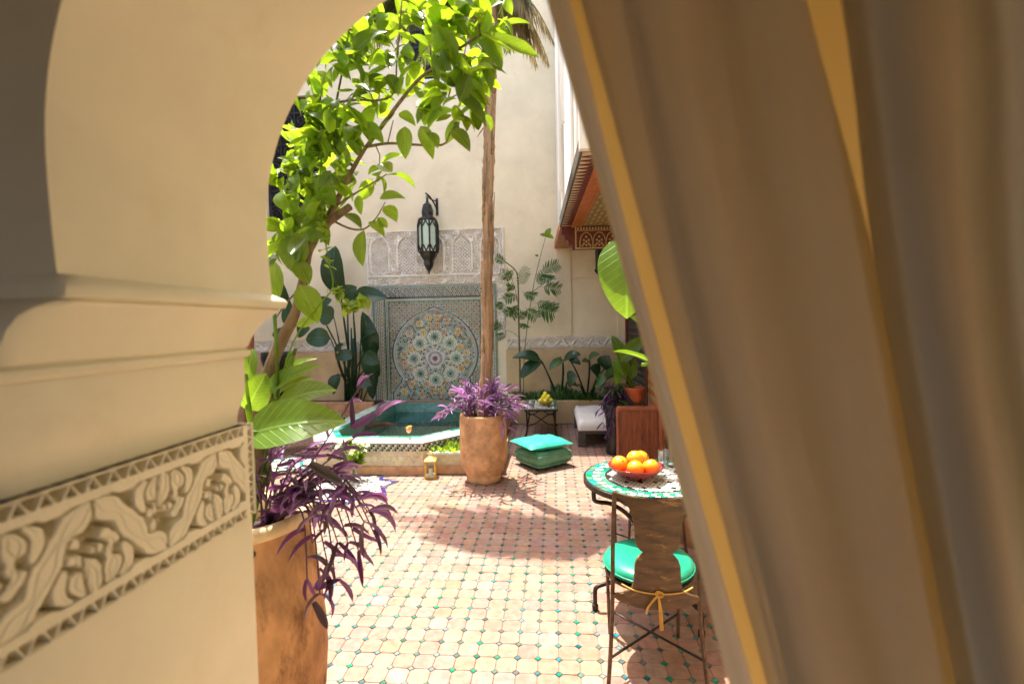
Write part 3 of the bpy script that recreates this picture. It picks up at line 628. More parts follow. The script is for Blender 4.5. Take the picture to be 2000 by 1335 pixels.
# carved panel with blind arches above the mosaic
x0, x1, z0, z1 = -3.185, -0.795, 2.315, 3.25
def frieze_panel():
    lu, lv = x1-x0, z1-z0; nu, nv = 300, 118
    u = np.linspace(0, lu, nu); v = np.linspace(0, lv, nv); U, V = np.meshgrid(u, v)
    H = np.zeros(U.shape)
    rs = np.random.RandomState(3); 
    scroll = np.sin(U*68+2.2*np.sin(V*47))*np.sin(V*74+2.2*np.sin(U*53))
    H -= 0.030*(scroll < -0.05)
    nA = 5; cw = lu/nA
    f_ = ((U/cw) % 1.0-0.5)*cw; idx = (U/cw).astype(int)
    vb = V-0.20; hw = 0.165
    top = 0.60; archz = np.where(vb > 0.42, np.sqrt(np.clip(1-((vb-0.42)/0.20)**2, 0, 1))*hw, hw)
    ins_ = (np.abs(f_) < archz) & (vb > 0.02) & (vb < top)
    edge = (np.abs(np.abs(f_)-archz) < 0.018) & (vb > 0.02) & (vb < top)
    lat = (np.sin(U*105)*np.sin(V*105) > 0.45)
    fil = np.abs(np.sin((U+V)*60)) * np.abs(np.sin((U-V)*60)) < 0.25
    H = np.where(ins_, np.where(idx % 2 == 1, -0.020-0.10*lat, -0.018-0.03*fil), H)
    H = np.where(edge, 0.015, H)
    H = np.where((np.abs(V-0.165) < 0.018) | (V > lv-0.03) | (np.abs(U-0.015) < 0.02) | (np.abs(U-lu+0.015) < 0.02), 0.008, H)
    H[0] = H[-1] = -0.03; H[:, 0] = H[:, -1] = -0.03
    relief('carved_panel', (x0, -0.035, z0), (1, 0, 0), (0, 0, 1), (0, -1, 0), nu, nv, lu, lv, H, 'stucco', fw)
frieze_panel()
for (a, c) in ((-3.185, -3.105), (-0.945, -0.795)):
    nu, nv = 14, 110; u = np.linspace(0, c-a, nu); v = np.linspace(0, 0.915, nv); U, V = np.meshgrid(u, v)
    H = -0.024*(np.sin(U*70+2*np.sin(V*40))*np.sin(V*70+2*np.sin(U*50)) < 0); H[:, 0] = H[:, -1] = -0.025
    relief('carved_border', (a, -0.03, 1.399), (1, 0, 0), (0, 0, 1), (0, -1, 0), nu, nv, c-a, 0.915, H, 'stucco', fw)

# ---- mosaic wall fountain
MXC = -2.02
mo = thing('mosaic_wall_fountain', 'tall zellige mosaic panel with a pointed arch of rosettes standing behind the pool', 'mosaic', (MXC, YW, 0.345))
HW_, MH = 1.07, 1.965
MB().box(-HW_, -0.03, 0, HW_, -0.002, MH).build('backing', 'mortar', mo)
def fmap(y0): return lambda u, v, h: (u, y0-h, v)
def quad(b, cx, cz, r_, mi, rot=0, h=0.004, k=4, y=-0.03, sq=1.0):
    pl = [(cx+r_*math.cos(rot+2*math.pi*i/k), cz+r_*sq*math.sin(rot+2*math.pi*i/k)) for i in range(k)]
    n_ = len(pl); b.add([(u, y-h, v) for u, v in pl]+[(u, y, v) for u, v in pl], [tuple(range(n_))]+[(n_+i, n_+(i+1) % n_, (i+1) % n_, i) for i in range(n_)], mi)
def rails(rects, mat_, name, h=0.008):
    b = MB()
    for a, c, p, q_ in rects: b.box(a, -0.03-h, p, c, -0.0301, q_)
    return b.build(name, mat_, mo)
o1 = 0.012
rails([(-HW_, -HW_+0.03, 0, MH-0.03), (HW_-0.03, HW_, 0, MH-0.03), (-HW_, HW_, MH-0.03, MH)], 'sage_tile', 'outer_border')
rails([(-0.865, -0.85, 0, 1.745), (0.85, 0.865, 0, 1.745), (-0.80, -0.788, 0, 1.68), (0.788, 0.80, 0, 1.68), (-1.03, 1.03, 1.745, 1.775)], 'dark_tile', 'border_line')
rails([(-0.835, -0.815, 0, 1.71), (0.815, 0.835, 0, 1.71), (-0.815, 0.815, 1.69, 1.71)], 'sage_tile', 'inner_border')
# arch outline: half width for height (keyhole with stepped feet)
def arch_hw(z, g=0.0):
    if z < 0.10: r_ = 0.70
    elif z < 0.30: r_ = 0.70-0.14*((z-0.10)/0.20)**1.5
    elif z < 0.36: r_ = 0.55
    else:
        zc, rr_ = 0.80, 0.70
        if z < zc: r_ = math.sqrt(max(0, 0.69**2-((zc-z)*1.05)**2))
        else: r_ = 0.69*max(0, 1-((z-zc)/0.745)**2.0)**0.62
        r_ = max(r_, 0.0)
    return r_+g
bf = MB(); mats_f = ['red_tile', 'sage_tile', 'dark_tile', 'ochre_tile', 'pale_blue_tile']
c_ = 0.043
nxf = int(0.78/c_)
for i in range(-nxf, nxf+1):
    for j in range(0, int(1.68/c_)):
        x, z = i*c_, 0.02+(j+0.5)*c_
        if abs(x) < arch_hw(z, 0.075) and z < 1.60: continue
        quad(bf, x, z, 0.0175, (i+j) % 2, math.pi/4 if (i % 2) else 0, k=4 if (i+j) % 2 else 6)
        quad(bf, x+c_/2, z+c_/2, 0.0105, 2 if (j % 3) else 0, 0, k=3)
        quad(bf, x+c_/2, z, 0.0075, 1, 0); quad(bf, x, z+c_/2, 0.0075, 1, 0)
bf.build('field_mosaic', mats_f, mo, kind='stuff')
bb = MB()
for side in (-1, 1):
    for j in range(0, 56):
        for i in range(5):
            x = side*(0.883+i*0.033); z = 0.02+j*0.031
            if z > 1.72: continue
            quad(bb, x, z, 0.0125, (2, 3, 1, 0)[(i+2*j) % 4] if (i+j) % 2 else 2, 0, k=4)
for i in range(-31, 32):
    for j in range(5):
        quad(bb, i*0.033+(0.0165 if j % 2 else 0), 1.79+j*0.031, 0.0145, (2, 1, 2, 0, 2)[(i+j) % 5], 0.5, k=6)
bb.build('border_mosaic', mats_f, mo, kind='stuff')
for g, mt in ((0.055, 'dark_tile'), (0.040, 'pale_blue_tile'), (0.022, 'bone_tile'), (0.008, 'sage_tile')):
    b = MB(); pts = []
    zs_ = [k/90*1.60 for k in range(91)]
    L_ = [(-arch_hw(z, g), z) for z in zs_ if arch_hw(z) > 0.02]; ap = (0, 1.545+g*1.1)
    path = L_+[ap]+[(-x, z) for x, z in L_[::-1]]
    b.tube([(x, -0.031, z) for x, z in path], 0.0085, 6); b.build('arch_border', mt, mo)
ROS = MB()
def rosette(rad, cols, pet, name):
    b = MB()
    cs = cols
    quad(b, 0, 0, rad, 0, 0, 0.003, k=pet*2 if pet < 10 else 24, y=0)
    quad(b, 0, 0, rad*0.86, 1, 0, 0.005, k=pet*2 if pet < 10 else 24, y=0)
    for k in range(pet):
        a = 2*math.pi*k/pet
        for r0_, sz, mi in ((0.70, 0.17, 2), (0.45, 0.13, 3)):
            cx, cz = rad*r0_*math.cos(a+(0.5*math.pi*2/pet if mi == 3 else 0)), rad*r0_*math.sin(a+(0.5*math.pi*2/pet if mi == 3 else 0))
            quad(b, cx, cz, rad*sz, mi, a, 0.008, k=4, y=0, sq=1)
    quad(b, 0, 0, rad*0.24, 4, 0, 0.009, k=8, y=0)
    return b.mesh(name, cs)
RG = rosette(0.118, ['bone_tile', 'sage_tile', 'bone_tile', 'sage_tile', 'dark_tile'], 12, 'green_rosette')
RC = rosette(0.150, ['bone_tile', 'red_tile', 'pale_blue_tile', 'bone_tile', 'blue_tile'], 16, 'centre_rosette')
RY = rosette(0.056, ['bone_tile', 'ochre_tile', 'red_tile', 'bone_tile', 'dark_tile'], 8, 'ochre_rosette')
RB = rosette(0.044, ['bone_tile', 'pale_blue_tile', 'bone_tile', 'sage_tile', 'dark_tile'], 6, 'blue_rosette')
CZ = 0.715; SC_ = 0.00241
placed = []
def put(me, name, x, z, rad):
    if abs(x)+rad*0.6 > arch_hw(z): return
    for q_ in placed:
        if math.hypot(q_[0]-x, q_[1]-z) < (q_[2]+rad)*0.8: return
    placed.append((x, z, rad)); inst(name, me, mo, Matrix.Translation((x, -0.0305, z)))
put(RC, 'centre_rosette', 0, CZ, 0.15)
for k in range(8): put(RG, 'green_rosette', 0.368*math.cos(k*math.pi/4), CZ+0.368*math.sin(k*math.pi/4), 0.118)
for k in range(8): put(RB, 'blue_rosette', 0.215*math.cos((k+0.5)*math.pi/4), CZ+0.215*math.sin((k+0.5)*math.pi/4), 0.044)
for (qx, qy) in [(500, 690), (562, 688), (432, 730), (632, 715), (505, 748), (563, 748), (460, 795), (610, 795), (360, 800), (712, 795), (358, 908), (722, 902), (318, 950), (765, 943), (320, 1015), (768, 1007), (362, 1060), (727, 1053), (368, 1163), (725, 1157), (473, 1163), (622, 1160), (515, 1210), (580, 1208), (440, 1235), (655, 1225), (310, 1215), (780, 1215)]:
    put(RY, 'ochre_rosette', (qx-541)*SC_, CZ-(qy-980)*SC_, 0.054)
for k in range(16): put(RB, 'blue_rosette', 0.50*math.cos((k+0.5)*math.pi/8), CZ+0.50*math.sin((k+0.5)*math.pi/8), 0.04)
ba = MB(); c_ = 0.034
for i in range(-21, 22):
    for j in range(0, 46):
        x = i*c_+(c_/2 if j % 2 else 0); z = 0.02+j*c_
        if abs(x) > arch_hw(z, -0.015) or z > 1.55 or arch_hw(z) < 0.05: continue
        if any(math.hypot(q_[0]-x, q_[1]-z) < q_[2]+0.006 for q_ in placed): continue
        quad(ba, x, z, 0.0172, random.choice((1, 1, 1, 2, 2, 4, 0, 1)), 0, k=6); quad(ba, x+c_/2, z+c_/3, 0.005, 3, 0, k=4)
ba.build('arch_mosaic', mats_f, mo, kind='stuff')

# ---- side walls
lw = MB().box(-6.0, 1.1, 0, -5.6, 8.5, WTOP).build('side_wall', 'plaster'); tag(lw, 'cream plaster side wall on the far left beyond the potted tree', 'wall')
rw = thing('door_wall', 'cream lower wall on the right with a black lattice door under the gallery', 'wall', (1.25, 4.65, 0))
MB().box(0, -3.55, 0, 0.3, 3.85, 2.83).build('wall', 'plaster', rw)
MB().box(0, -3.55, 2.83, 0.3, -0.95, WTOP).build('upper_wall', 'plaster', rw)
dr = MB().box(-0.05, 1.72, 0.0, -0.002, 3.3, 2.3).build('door', 'black_wood', rw)
g = MB()
for i in range(16):
    for k in range(22):
        y, z = 1.82+i*0.09, 0.16+k*0.095
        g.tube([(-0.056, y+0.036*math.cos(a*math.pi/3), z+0.036*math.sin(a*math.pi/3)) for a in range(7)], 0.005, 4, caps=False)
g.build('lattice', 'grey_wood', dr, kind='stuff')
MB().box(-0.08, 1.60, 0, -0.002, 1.72, 2.4).box(-0.08, 3.3, 0, -0.002, 3.42, 2.4).box(-0.08, 1.60, 2.4, -0.002, 3.42, 2.5).build('door_frame', 'red_wood', dr)
cp = MB().box(-0.07, 0.80, 0, -0.002, 1.60, 2.3).build('carved_door_leaf', 'orange_wood', rw)
g = MB()
for i in range(7):
    for k in range(19):
        quad(g, 0.87+i*0.11, 0.12+k*0.115, 0.042, 0, math.pi/4 if (i+k) % 2 else 0, 0.008, k=4, y=0)
for i, p in enumerate(g.v): g.v[i] = (-0.07+p[1], p[0], p[2])
g.build('carving', 'gold_paint', cp, kind='stuff')

# ---- gallery on the right: white upper wall above a painted wooden soffit
GX, GZ, GY0, GY1 = 0.21, 2.86, 3.6, 8.19
ga = thing('gallery', 'white upper gallery overhanging the right side on a painted red and orange wooden soffit', 'gallery', (GX, 6.0, GZ), R(2.3))
ga.location.x = GX-0.03
MB().box(0, GY0-6, 0.12, 1.9, GY1-6, WTOP-GZ).build('gallery_wall', 'white_plaster', ga)
b = MB()
for y in (-2.1, -1.2, 0.3, 1.2): b.box(-0.03, y, 0.12, -0.001, y+0.10, 4.8)
b.build('pilaster_strip', 'white_plaster', ga, bevel=0.006)
MB().box(-0.07, GY0-6-0.06, -0.004, 1.9, GY0-6-0.001, 0.3).build('end_fascia', 'white_plaster', ga)
MB().box(-0.05, GY0-6, 0.0, 1.9, GY1-6, 0.119).build('soffit', 'orange_wood', ga, bevel=0.006)
MB().box(-0.045, GY0-6+0.02, -0.012, 0.078, 0.28, -0.001).build('edge_board', 'bone_tile', ga)
MB().box(-0.065, GY0-6, -0.02, -0.0455, 0.30, 0.10).build('eave_strip', 'grey_wood', ga)
tm = MB().prism([(0.078, -0.043), (0.078, 0.043), (0.05, 0.040), (0.02, 0.018), (-0.042, 0.0), (0.02, -0.018), (0.05, -0.040)], -0.020, -0.0125).mesh('fringe_tooth', 'red_wood')
y = GY0-6+0.08
while y < 0.25:
    inst('fringe_tooth', tm, ga, Matrix.Translation((0, y, 0))); y += 0.092
MB().box(0.080, GY0-6+0.02, -0.03, 0.115, 0.28, -0.002).box(0.186, GY0-6+0.02, -0.03, 0.215, 0.28, -0.002).build('soffit_moulding', 'orange_wood', ga, bevel=0.004)
MB().box(0.115, GY0-6+0.02, -0.018, 0.185, 0.28, -0.003).build('soffit_band', 'orange_wood', ga)
pn = MB().box(0.216, GY0-6+0.02, -0.014, 1.05, 0.28, -0.003).build('painted_panel', 'olive_paint', ga)
g = MB()
for i in range(13):
    for k in range(36):
        x, y = 0.25+i*0.062, GY0-6+0.07+k*0.072
        pl = [(x+0.022*math.cos(a*math.pi/3+0.5), y+0.022*math.sin(a*math.pi/3+0.5)) for a in range(6)]
        g.prism(pl, -0.019, -0.0135, mi=(i+k) % 3 == 0)
g.build('painted_motif', ['gold_paint', 'orange_wood'], pn, kind='stuff')
# hanging end beam with blind arches
eb = MB().box(0.12, 0.29, -0.30, 1.05, 0.40, 0.0).build('end_beam', 'red_wood', ga, bevel=0.005)
g = MB()
g.box(0.12, 0.262, -0.012, 1.06, 0.289, 0.0).box(0.13, 0.275, -0.30, 1.05, 0.289, -0.287).box(0.13, 0.275, -0.287, 0.145, 0.289, -0.012)
g.box(0.15, 0.28, -0.075, 1.05, 0.289, -0.068)
for i in range(24): g.box(0.16+i*0.037, 0.283, -0.062, 0.178+i*0.037, 0.289, -0.03)
for i in range(6):
    cx = 0.18+0.09+i*0.165
    g.tube([(cx+0.075*math.cos(a*math.pi/10), 0.286, -0.20+0.105*math.sin(a*math.pi/10)) for a in range(11)], 0.006, 5)
    g.tube([(cx-0.080, 0.286, -0.285), (cx-0.080, 0.286, -0.2)], 0.006, 5)
    for (dx, dz) in ((0, -0.15), (0, -0.21), (0.03, -0.19), (-0.03, -0.19), (0.03, -0.235), (-0.03, -0.235), (0, -0.255), (0.05, -0.26), (-0.05, -0.26)):
        quad(g, cx+dx, dz, 0.015, 0, 0.4, 0.006, k=5, y=0.289)
g.build('beam_ornament', 'gold_paint', eb)
MB().prism([(-0.04, 0.0), (0.12, 0.0), (0.12, -0.30), (0.10, -0.31), (0.085, -0.25), (0.05, -0.24), (0.035, -0.18), (0.0, -0.17), (-0.02, -0.11), (-0.045, -0.10)], 0.30, 0.38, lambda u, v, h: (u, h, v-0.002)).build('bracket', 'red_wood', ga, bevel=0.004)
# white cloth hanging from the gallery
vc = thing('hanging_cloth', 'long white cloth hanging down the sunlit face of the gallery', 'curtain', (GX-0.06, 6.3, GZ+0.1))
for (ya, yb, zt, zb) in ((-0.2, 0.25, 5.2, 0.35), (1.3, 1.75, 5.4, 0.2), (-1.9, -1.55, 4.6, 0.5)):
    b = MB(); vs = []; fs = []
    for i in range(13):
        for j in range(12):
            f_ = j/11; s_ = 1-0.75*max(0, f_-0.55)/0.45
            yy = (ya+yb)/2+((i/12)-0.5)*(yb-ya)*s_
            vs.append((-0.03+0.02*math.sin(i*1.5+f_*2), yy, zt+(zb-zt)*f_))
    for i in range(12):
        for j in range(11): fs.append((i*12+j, i*12+j+1, (i+1)*12+j+1, (i+1)*12+j))
    b.add(vs, fs).build('cloth_length', 'voile', vc, smooth=True)
# small hanging lantern under the soffit
def wall_lantern_small():
    p = at(1172, 520, Y=7.0)
    t_ = thing('small_lantern', 'small black lantern hanging under the painted gallery soffit', 'lantern', (p.x, 7.0, 2.33))
    MB().lathe([(0.01, 0), (0.045, 0.02), (0.065, 0.05), (0.065, 0.30), (0.05, 0.33), (0.02, 0.38), (0.012, 0.52)], 6).build('body', 'bronze', t_)
    MB().lathe([(0.050, 0.07), (0.050, 0.28)], 6, off=0.5).build('pane', 'dark_tile', t_)
    MB().lathe([(0.07, 0.045), (0.085, 0.03), (0.06, -0.01), (0.02, -0.05), (0.004, -0.09)], 6).build('finial', 'bronze', t_)
wall_lantern_small()

# ---- planters along the back wall
pw = MB().box(-0.70, 7.82, 0, 1.24, 7.92, 0.375).build('planter_curb', 'ochre', bevel=0.012); tag(pw, 'low ochre planter curb along the back wall right of the mosaic', 'planter')
MB().box(-0.70, 7.92, 0, 1.24, 8.17, 0.33).build('planter_soil', 'soil', kind='structure')
pl_ = MB().box(-5.5, 7.62, 0, -2.95, 7.74, 0.40).build('planter_curb', 'plinth', bevel=0.012); tag(pl_, 'low terracotta planter curb left of the pool below the dark leaves', 'planter')
MB().box(-5.5, 7.74, 0, -2.95, 8.17, 0.35).build('planter_soil', 'soil', kind='structure')

# ---- pool
po = thing('pool', 'raised plunge pool with a pale aqua tiled rim in front of the mosaic', 'pool', (-1.83, 6.6, 0))
OX, OY = -1.83, 6.6
L2 = lambda pl: [(x-OX, y-OY) for x, y in pl]
out_, in_ = L2(pool_out), L2(pool_in)
def ringwall(a, c, z, mats, name, parent, flip=False):
    b = MB(); n_ = len(a)
    b.add([(x, y, z) for x, y in a]+[(x, y, z) for x, y in c], [(i, i+1, n_+i+1, n_+i) for i in range(n_-1)]+[(0, n_, 2*n_-1, n_-1)]); return b
def offset(pl, d):
    n_ = len(pl); res = []
    for i in range(n_):
        p0, p1, p2 = Vector(pl[i-1]), Vector(pl[i]), Vector(pl[(i+1) % n_])
        e1 = (p1-p0).normalized(); e2 = (p2-p1).normalized(); n1 = Vector((-e1.y, e1.x)); n2_ = Vector((-e2.y, e2.x))
        k_ = (n1+n2_); k_ = k_/(max(0.3, k_.dot(n1))); res.append(tuple(p1+k_*d))
    return res
# body ring (outer wall + inner wall)
b = MB(); n_ = len(out_)
for pl, z0_, z1_, inv in ((out_, 0, 0.325, True), (in_, -0.5, 0.325, False)):
    vs = [(x, y, z0_) for x, y in pl]+[(x, y, z1_) for x, y in pl]
    b.add(vs, [((i, (i+1) % n_, n_+(i+1) % n_, n_+i) if inv else (n_+i, n_+(i+1) % n_, (i+1) % n_, i)) for i in range(n_)], 0 if inv else 1)
b.build('shell', ['hex_tile', 'teal_tile'], po)
b = MB(); b.add([(x, y, -0.45) for x, y in in_], [tuple(range(n_))]); b.build('basin_floor', 'teal_tile', po)
# plinth
o3 = offset(out_, 0.0); o4 = offset(out_, -0.03) if Vector(offset(out_, -0.03)[3]).y < out_[3][1] else offset(out_, 0.03)
b = MB(); vs = [(x, y, 0) for x, y in o4]+[(x, y, 0.085) for x, y in o4]+[(x, y, 0.092) for x, y in o3]
b.add(vs, [(i, i+1, n_+i+1, n_+i) for i in range(n_-1)]+[(n_+i, n_+i+1, 2*n_+i+1, 2*n_+i) for i in range(n_-1)]); b.build('plinth', 'plinth', po)
# rim: slab with a nosing of green tiles, tiles laid edge by edge
b = MB()
vs = [(x, y, 0.325) for x, y in out_]+[(x, y, 0.335) for x, y in out_]+[(x, y, 0.335) for x, y in in_]+[(x, y, 0.325) for x, y in in_]
b.add(vs, [(r_*n_+i, r_*n_+(i+1) % n_, (r_+1)*n_+(i+1) % n_, (r_+1)*n_+i) for r_ in range(3) for i in range(n_)]); b.build('rim_bed', 'grout', po)
def rim_tiles():
    rows = 4; cnt = 0
    for e in range(n_):
        a0_, a1_, c0_, c1_ = Vector(out_[e]), Vector(out_[(e+1) % n_]), Vector(in_[e]), Vector(in_[(e+1) % n_])
        k = max(1, int(((a1_-a0_).length+(c1_-c0_).length)/2/0.125))
        if e == n_-1: continue
        for r_ in range(rows):
            for i in range(k):
                def pt(s_, t_): return (a0_.lerp(a1_, s_)).lerp(c0_.lerp(c1_, s_), t_)
                g_ = 0.03
                q4 = [pt((i+g_)/k, (r_+g_*1.5)/rows), pt((i+1-g_)/k, (r_+g_*1.5)/rows), pt((i+1-g_)/k, (r_+1-g_*1.5)/rows), pt((i+g_)/k, (r_+1-g_*1.5)/rows)]
                yield r_, q4
rim_b = {}
rc = 0
for r_, q4 in rim_tiles():
    c4 = sum(q4, Vector((0, 0)))/4
    mb_ = MB().prism([(p.x-c4.x, p.y-c4.y) for p in q4], -0.010, random.uniform(0, 0.0015))
    if mb_.v[0][1] is not None and rc < 290:
        mb_.build('rim_tile', 'green_tile' if r_ == 3 else 'aqua_tile', po, loc=(c4.x, c4.y, 0.345)); rc += 1
# face: small mosaic band under the rim and hexagonal tiles below
def face_rows():
    band_ = MB(); hexes = MB()
    for e in range(n_-1):
        a, c = Vector(out_[e]), Vector(out_[e+1]); L_ = (c-a).length; dr_ = (c-a)/L_; nr = Vector((dr_.y, -dr_.x))
        if nr.dot(a) < 0 and nr.y > 0: nr = -nr
        if (a+nr*0.1).length < a.length: nr = -nr
        f_ = lambda u, v, h: (a.x+dr_.x*u+nr.x*h, a.y+dr_.y*u+nr.y*h, v)
        k = int(L_/0.024)
        for i in range(k):
            for rI, zc in enumerate((0.313, 0.289, 0.265)):
                u = (i+0.5)*L_/k
                band_.prism([(u-0.010, zc-0.010), (u+0.010, zc-0.010), (u+0.010, zc+0.010), (u-0.010, zc+0.010)], 0.0005, 0.006, f_, (0, 1, 2)[(i+rI) % 3])
        k = int(L_/0.075)
        for i in range(k):
            for rI in range(3):
                u = (i+0.5+(0.5 if rI % 2 else 0))*0.075; zc = 0.222-rI*0.052
                if u > L_-0.04: continue
                hexes.prism([(u+0.036*x, zc+0.029*z) for x, z in ((-1, 0), (-0.5, -1), (0.5, -1), (1, 0), (0.5, 1), (-0.5, 1))], 0.0005, 0.005, f_)
    band_.build('edge_mosaic', ['dark_tile', 'bone_tile', 'sage_tile'], po, kind='stuff')
    hexes.build('hexagon_tiles', 'hex_tile', po, kind='stuff')
face_rows()
b = MB(); b.add([(x, y, 0.17) for x, y in offset(in_, 0.0)], [tuple(range(n_))]); wat = b.build('water', 'water', loc=(OX, OY, 0)); wat['kind'] = 'structure'
# underwater steps in teal tile
MB().box(-0.84, 1.1, -0.44, 0.84, 1.39, 0.05).build('step', 'teal_tile', po)
# corner planter box in front of the pool's right corner
cb = thing('corner_planter', 'low tiled planter box against the right corner of the pool behind the palm pot', 'planter', (-1.0, 5.5, 0))
b = MB(); cpoly = [(-0.40, -0.30), (0.42, -0.30), (0.42, 0.52), (0.30, 0.40), (-0.10, 0.0)]
b.prism(cpoly, 0, 0.205); b.build('box', 'hex_tile', cb)
b = MB(); b.prism([(-0.41, -0.31), (0.43, -0.31), (0.43, -0.22), (-0.33, -0.22)], 0.206, 0.235); b.build('cap', 'aqua_tile', cb, bevel=0.004)
b = MB(); b.box(-0.41, -0.325, 0, 0.43, -0.301, 0.09); b.build('plinth', 'plinth', cb)
MB().prism([(-0.30, -0.215), (0.41, -0.215), (0.41, 0.50), (0.29, 0.38), (-0.10, -0.02)], 0.20, 0.222).build('soil', 'soil', cb)

# ---- star fountain inlaid in the floor
sf = thing('floor_fountain', 'star shaped fountain inlay of cobalt and white mosaic set in the floor', 'fountain', (STAR_C[0], STAR_C[1], 0))
S2 = [(x-STAR_C[0], y-STAR_C[1]) for x, y in star]
MB().prism([(x*0.995, y*0.995) for x, y in S2], -0.02, -0.004).build('bed', 'grout', sf)
for k in range(16):
    a, c = Vector(S2[k]), Vector(S2[(k+1) % 16])
    for i in range(4):
        p, q_ = a.lerp(c, (i+0.04)/4), a.lerp(c, (i+0.96)/4)
        pl = [tuple(p*0.985), tuple(q_*0.985), tuple(q_*0.87), tuple(p*0.87)]
        MB().prism(pl, -0.008, 0.003+random.uniform(0, 0.001)).build('cobalt_tile', 'blue_tile', sf)
b = MB()
for i in range(-16, 17):
    for j in range(-16, 17):
        x, y = i*0.027+(0.0135 if j % 2 else 0), j*0.025
        if inside(x/0.83, y/0.83, S2):
            rr_ = math.hypot(x, y); mi = 1 if (i*7+j*3) % 9 == 0 else (2 if 0.24 < rr_ < 0.265 else 0)
            b.prism([(x+0.0125*math.cos(a*math.pi/3+0.52), y+0.0125*math.sin(a*math.pi/3+0.52)) for a in range(6)], -0.006, 0.0015, mi=mi)
b.build('white_mosaic', ['white_tile', 'dark_tile', 'aqua_tile'], sf, kind='stuff')
#PART2
# ================================================================== pots and plants
LEMON = [blade(ell, 7, a, f, 4, wv, tw, 'lemon_leaf') for a, f, wv, tw in ((0.10, 0.25, 0.0, 0.2), (-0.08, 0.3, 0.02, -0.3), (0.16, 0.2, 0.02, 0.4))]
VINE = [blade(heart, 6, 0.12, 0.2, 4, 0, 0.2, 'vine_leaf', notch=0.15)]
BROAD = [blade(oval, 12, a, f, 6, 0.012, tw, 'broad_leaf') for a, f, tw in ((0.10, 0.18, 0.15), (0.16, 0.12, -0.2))]
DARKL = [blade(oval, 10, a, f, 6, 0.015, tw, 'dark_leaf') for a, f, tw in ((0.12, 0.2, 0.2), (0.18, 0.12, -0.25))]
MIDL = [blade(heart, 10, a, 0.15, 6, 0.012, 0.1, 'mid_leaf', notch=0.12) for a in (0.12, 0.2)]
LEAFLET = [blade(lance, 5, 0.12, 0.15, 2, 0, 0, 'mid_leaf')]
PURP = [blade(lance, 7, a, 0.35, 2, 0, tw, 'purple') for a, tw in ((0.12, 0.3), (0.2, -0.3), (-0.06, 0.2))]
LILAC = [blade(lance, 6, a, 0.35, 2, 0, tw, 'purple_light') for a, tw in ((0.12, 0.3), (0.2, -0.3))]
VIEW = -FW
def add_leaf(pr, parent, base, tip, width, normal, name='leaf'):
    return inst(name, random.choice(pr), parent, local(parent, leaf_m(base, tip, width, normal)))
def px_leaf(pr, parent, b_, t_, wpx, Y, Yt=None, nrm=None, jit=0.35):
    Yt = Y if Yt is None else Yt
    p, q_ = at(*b_, Y=Y), at(*t_, Y=Yt)
    nrm = nrm or (VIEW*0.8+Vector((0, 0, 0.6))+rnd(jit))
    return add_leaf(pr, parent, p, q_, wpx*1.12*(p-CAM).dot(FW)/FPX, nrm)

# ---- tall jar on the left with the lemon tree and purple plants
JC = Vector((-1.205, 1.80, 0))
jar = thing('terracotta_jar', 'tall weathered terracotta jar with a pale worn rim beside the foreground arch', 'jar', JC)
RZ = 0.905
MB().lathe([(0.20, 0), (0.235, 0.03), (0.262, 0.15), (0.272, 0.30), (0.268, 0.42), (0.252, 0.55), (0.235, 0.70), (0.216, 0.80), (0.204, 0.835), (0.206, 0.85)], 48, wob=0.035, capt=False).build('body', 'terracotta_old', jar, smooth=True)
MB().lathe([(0.205, 0.848), (0.225, 0.86), (0.232, 0.882), (0.228, 0.898), (0.215, RZ), (0.195, RZ-0.003), (0.180, 0.885), (0.172, 0.84), (0.170, 0.76)], 48, wob=0.03, capb=False, capt=False).build('rim', 'limewash', jar, smooth=True)
MB().lathe([(0.176, 0.805), (0.10, 0.815), (0.001, 0.825)], 24, capb=False).build('soil', 'soil', jar, smooth=True)
pz = at(536, 1088, Y=1.60)
MB().sphere((0.118, -0.176, 0.815), 0.013, 10).build('drain_hole', 'void', jar)  # solid ball, the hole's shade is put into its dark colour

tree = thing('lemon_tree', 'lemon tree with bright sunlit leaves growing out of the tall jar on the left', 'tree', JC+Vector((0, 0, 0.80)))
def pxp(lst): return loc_pts(tree, [at(x, y, Y=Y) for x, y, Y in lst])
trunk_px = [(498, 960, 1.82), (505, 880, 1.82), (512, 800, 1.82), (527, 725, 1.84), (545, 675, 1.85), (575, 615, 1.87), (590, 560, 1.88), (603, 490, 1.90), (625, 450, 1.90), (652, 405, 1.92), (670, 368, 1.92), (692, 325, 1.92), (715, 287, 1.92)]
pxm = 1.9/FPX
tw = MB()
pts = catmull(pxp(trunk_px), 5); k = len(pts)
tw.tube(pts, [max(0.0075, 0.036-0.029*(i/(k-1))**0.85)*(1+0.12*noise.noise(p*14)) for i, p in enumerate(pts)], 10)
stub = pxp([(618, 458, 1.90), (640, 435, 1.88), (660, 420, 1.86), (683, 404, 1.84)]); tw.tube(stub, [0.020, 0.017, 0.016, 0.015], 8)
stub2 = pxp([(512, 815, 1.82), (503, 790, 1.80), (502, 768, 1.79)]); tw.tube(stub2, [0.03, 0.026, 0.022], 8)
tw.build('trunk', 'bark', tree, smooth=True)
br = MB(); BP = []
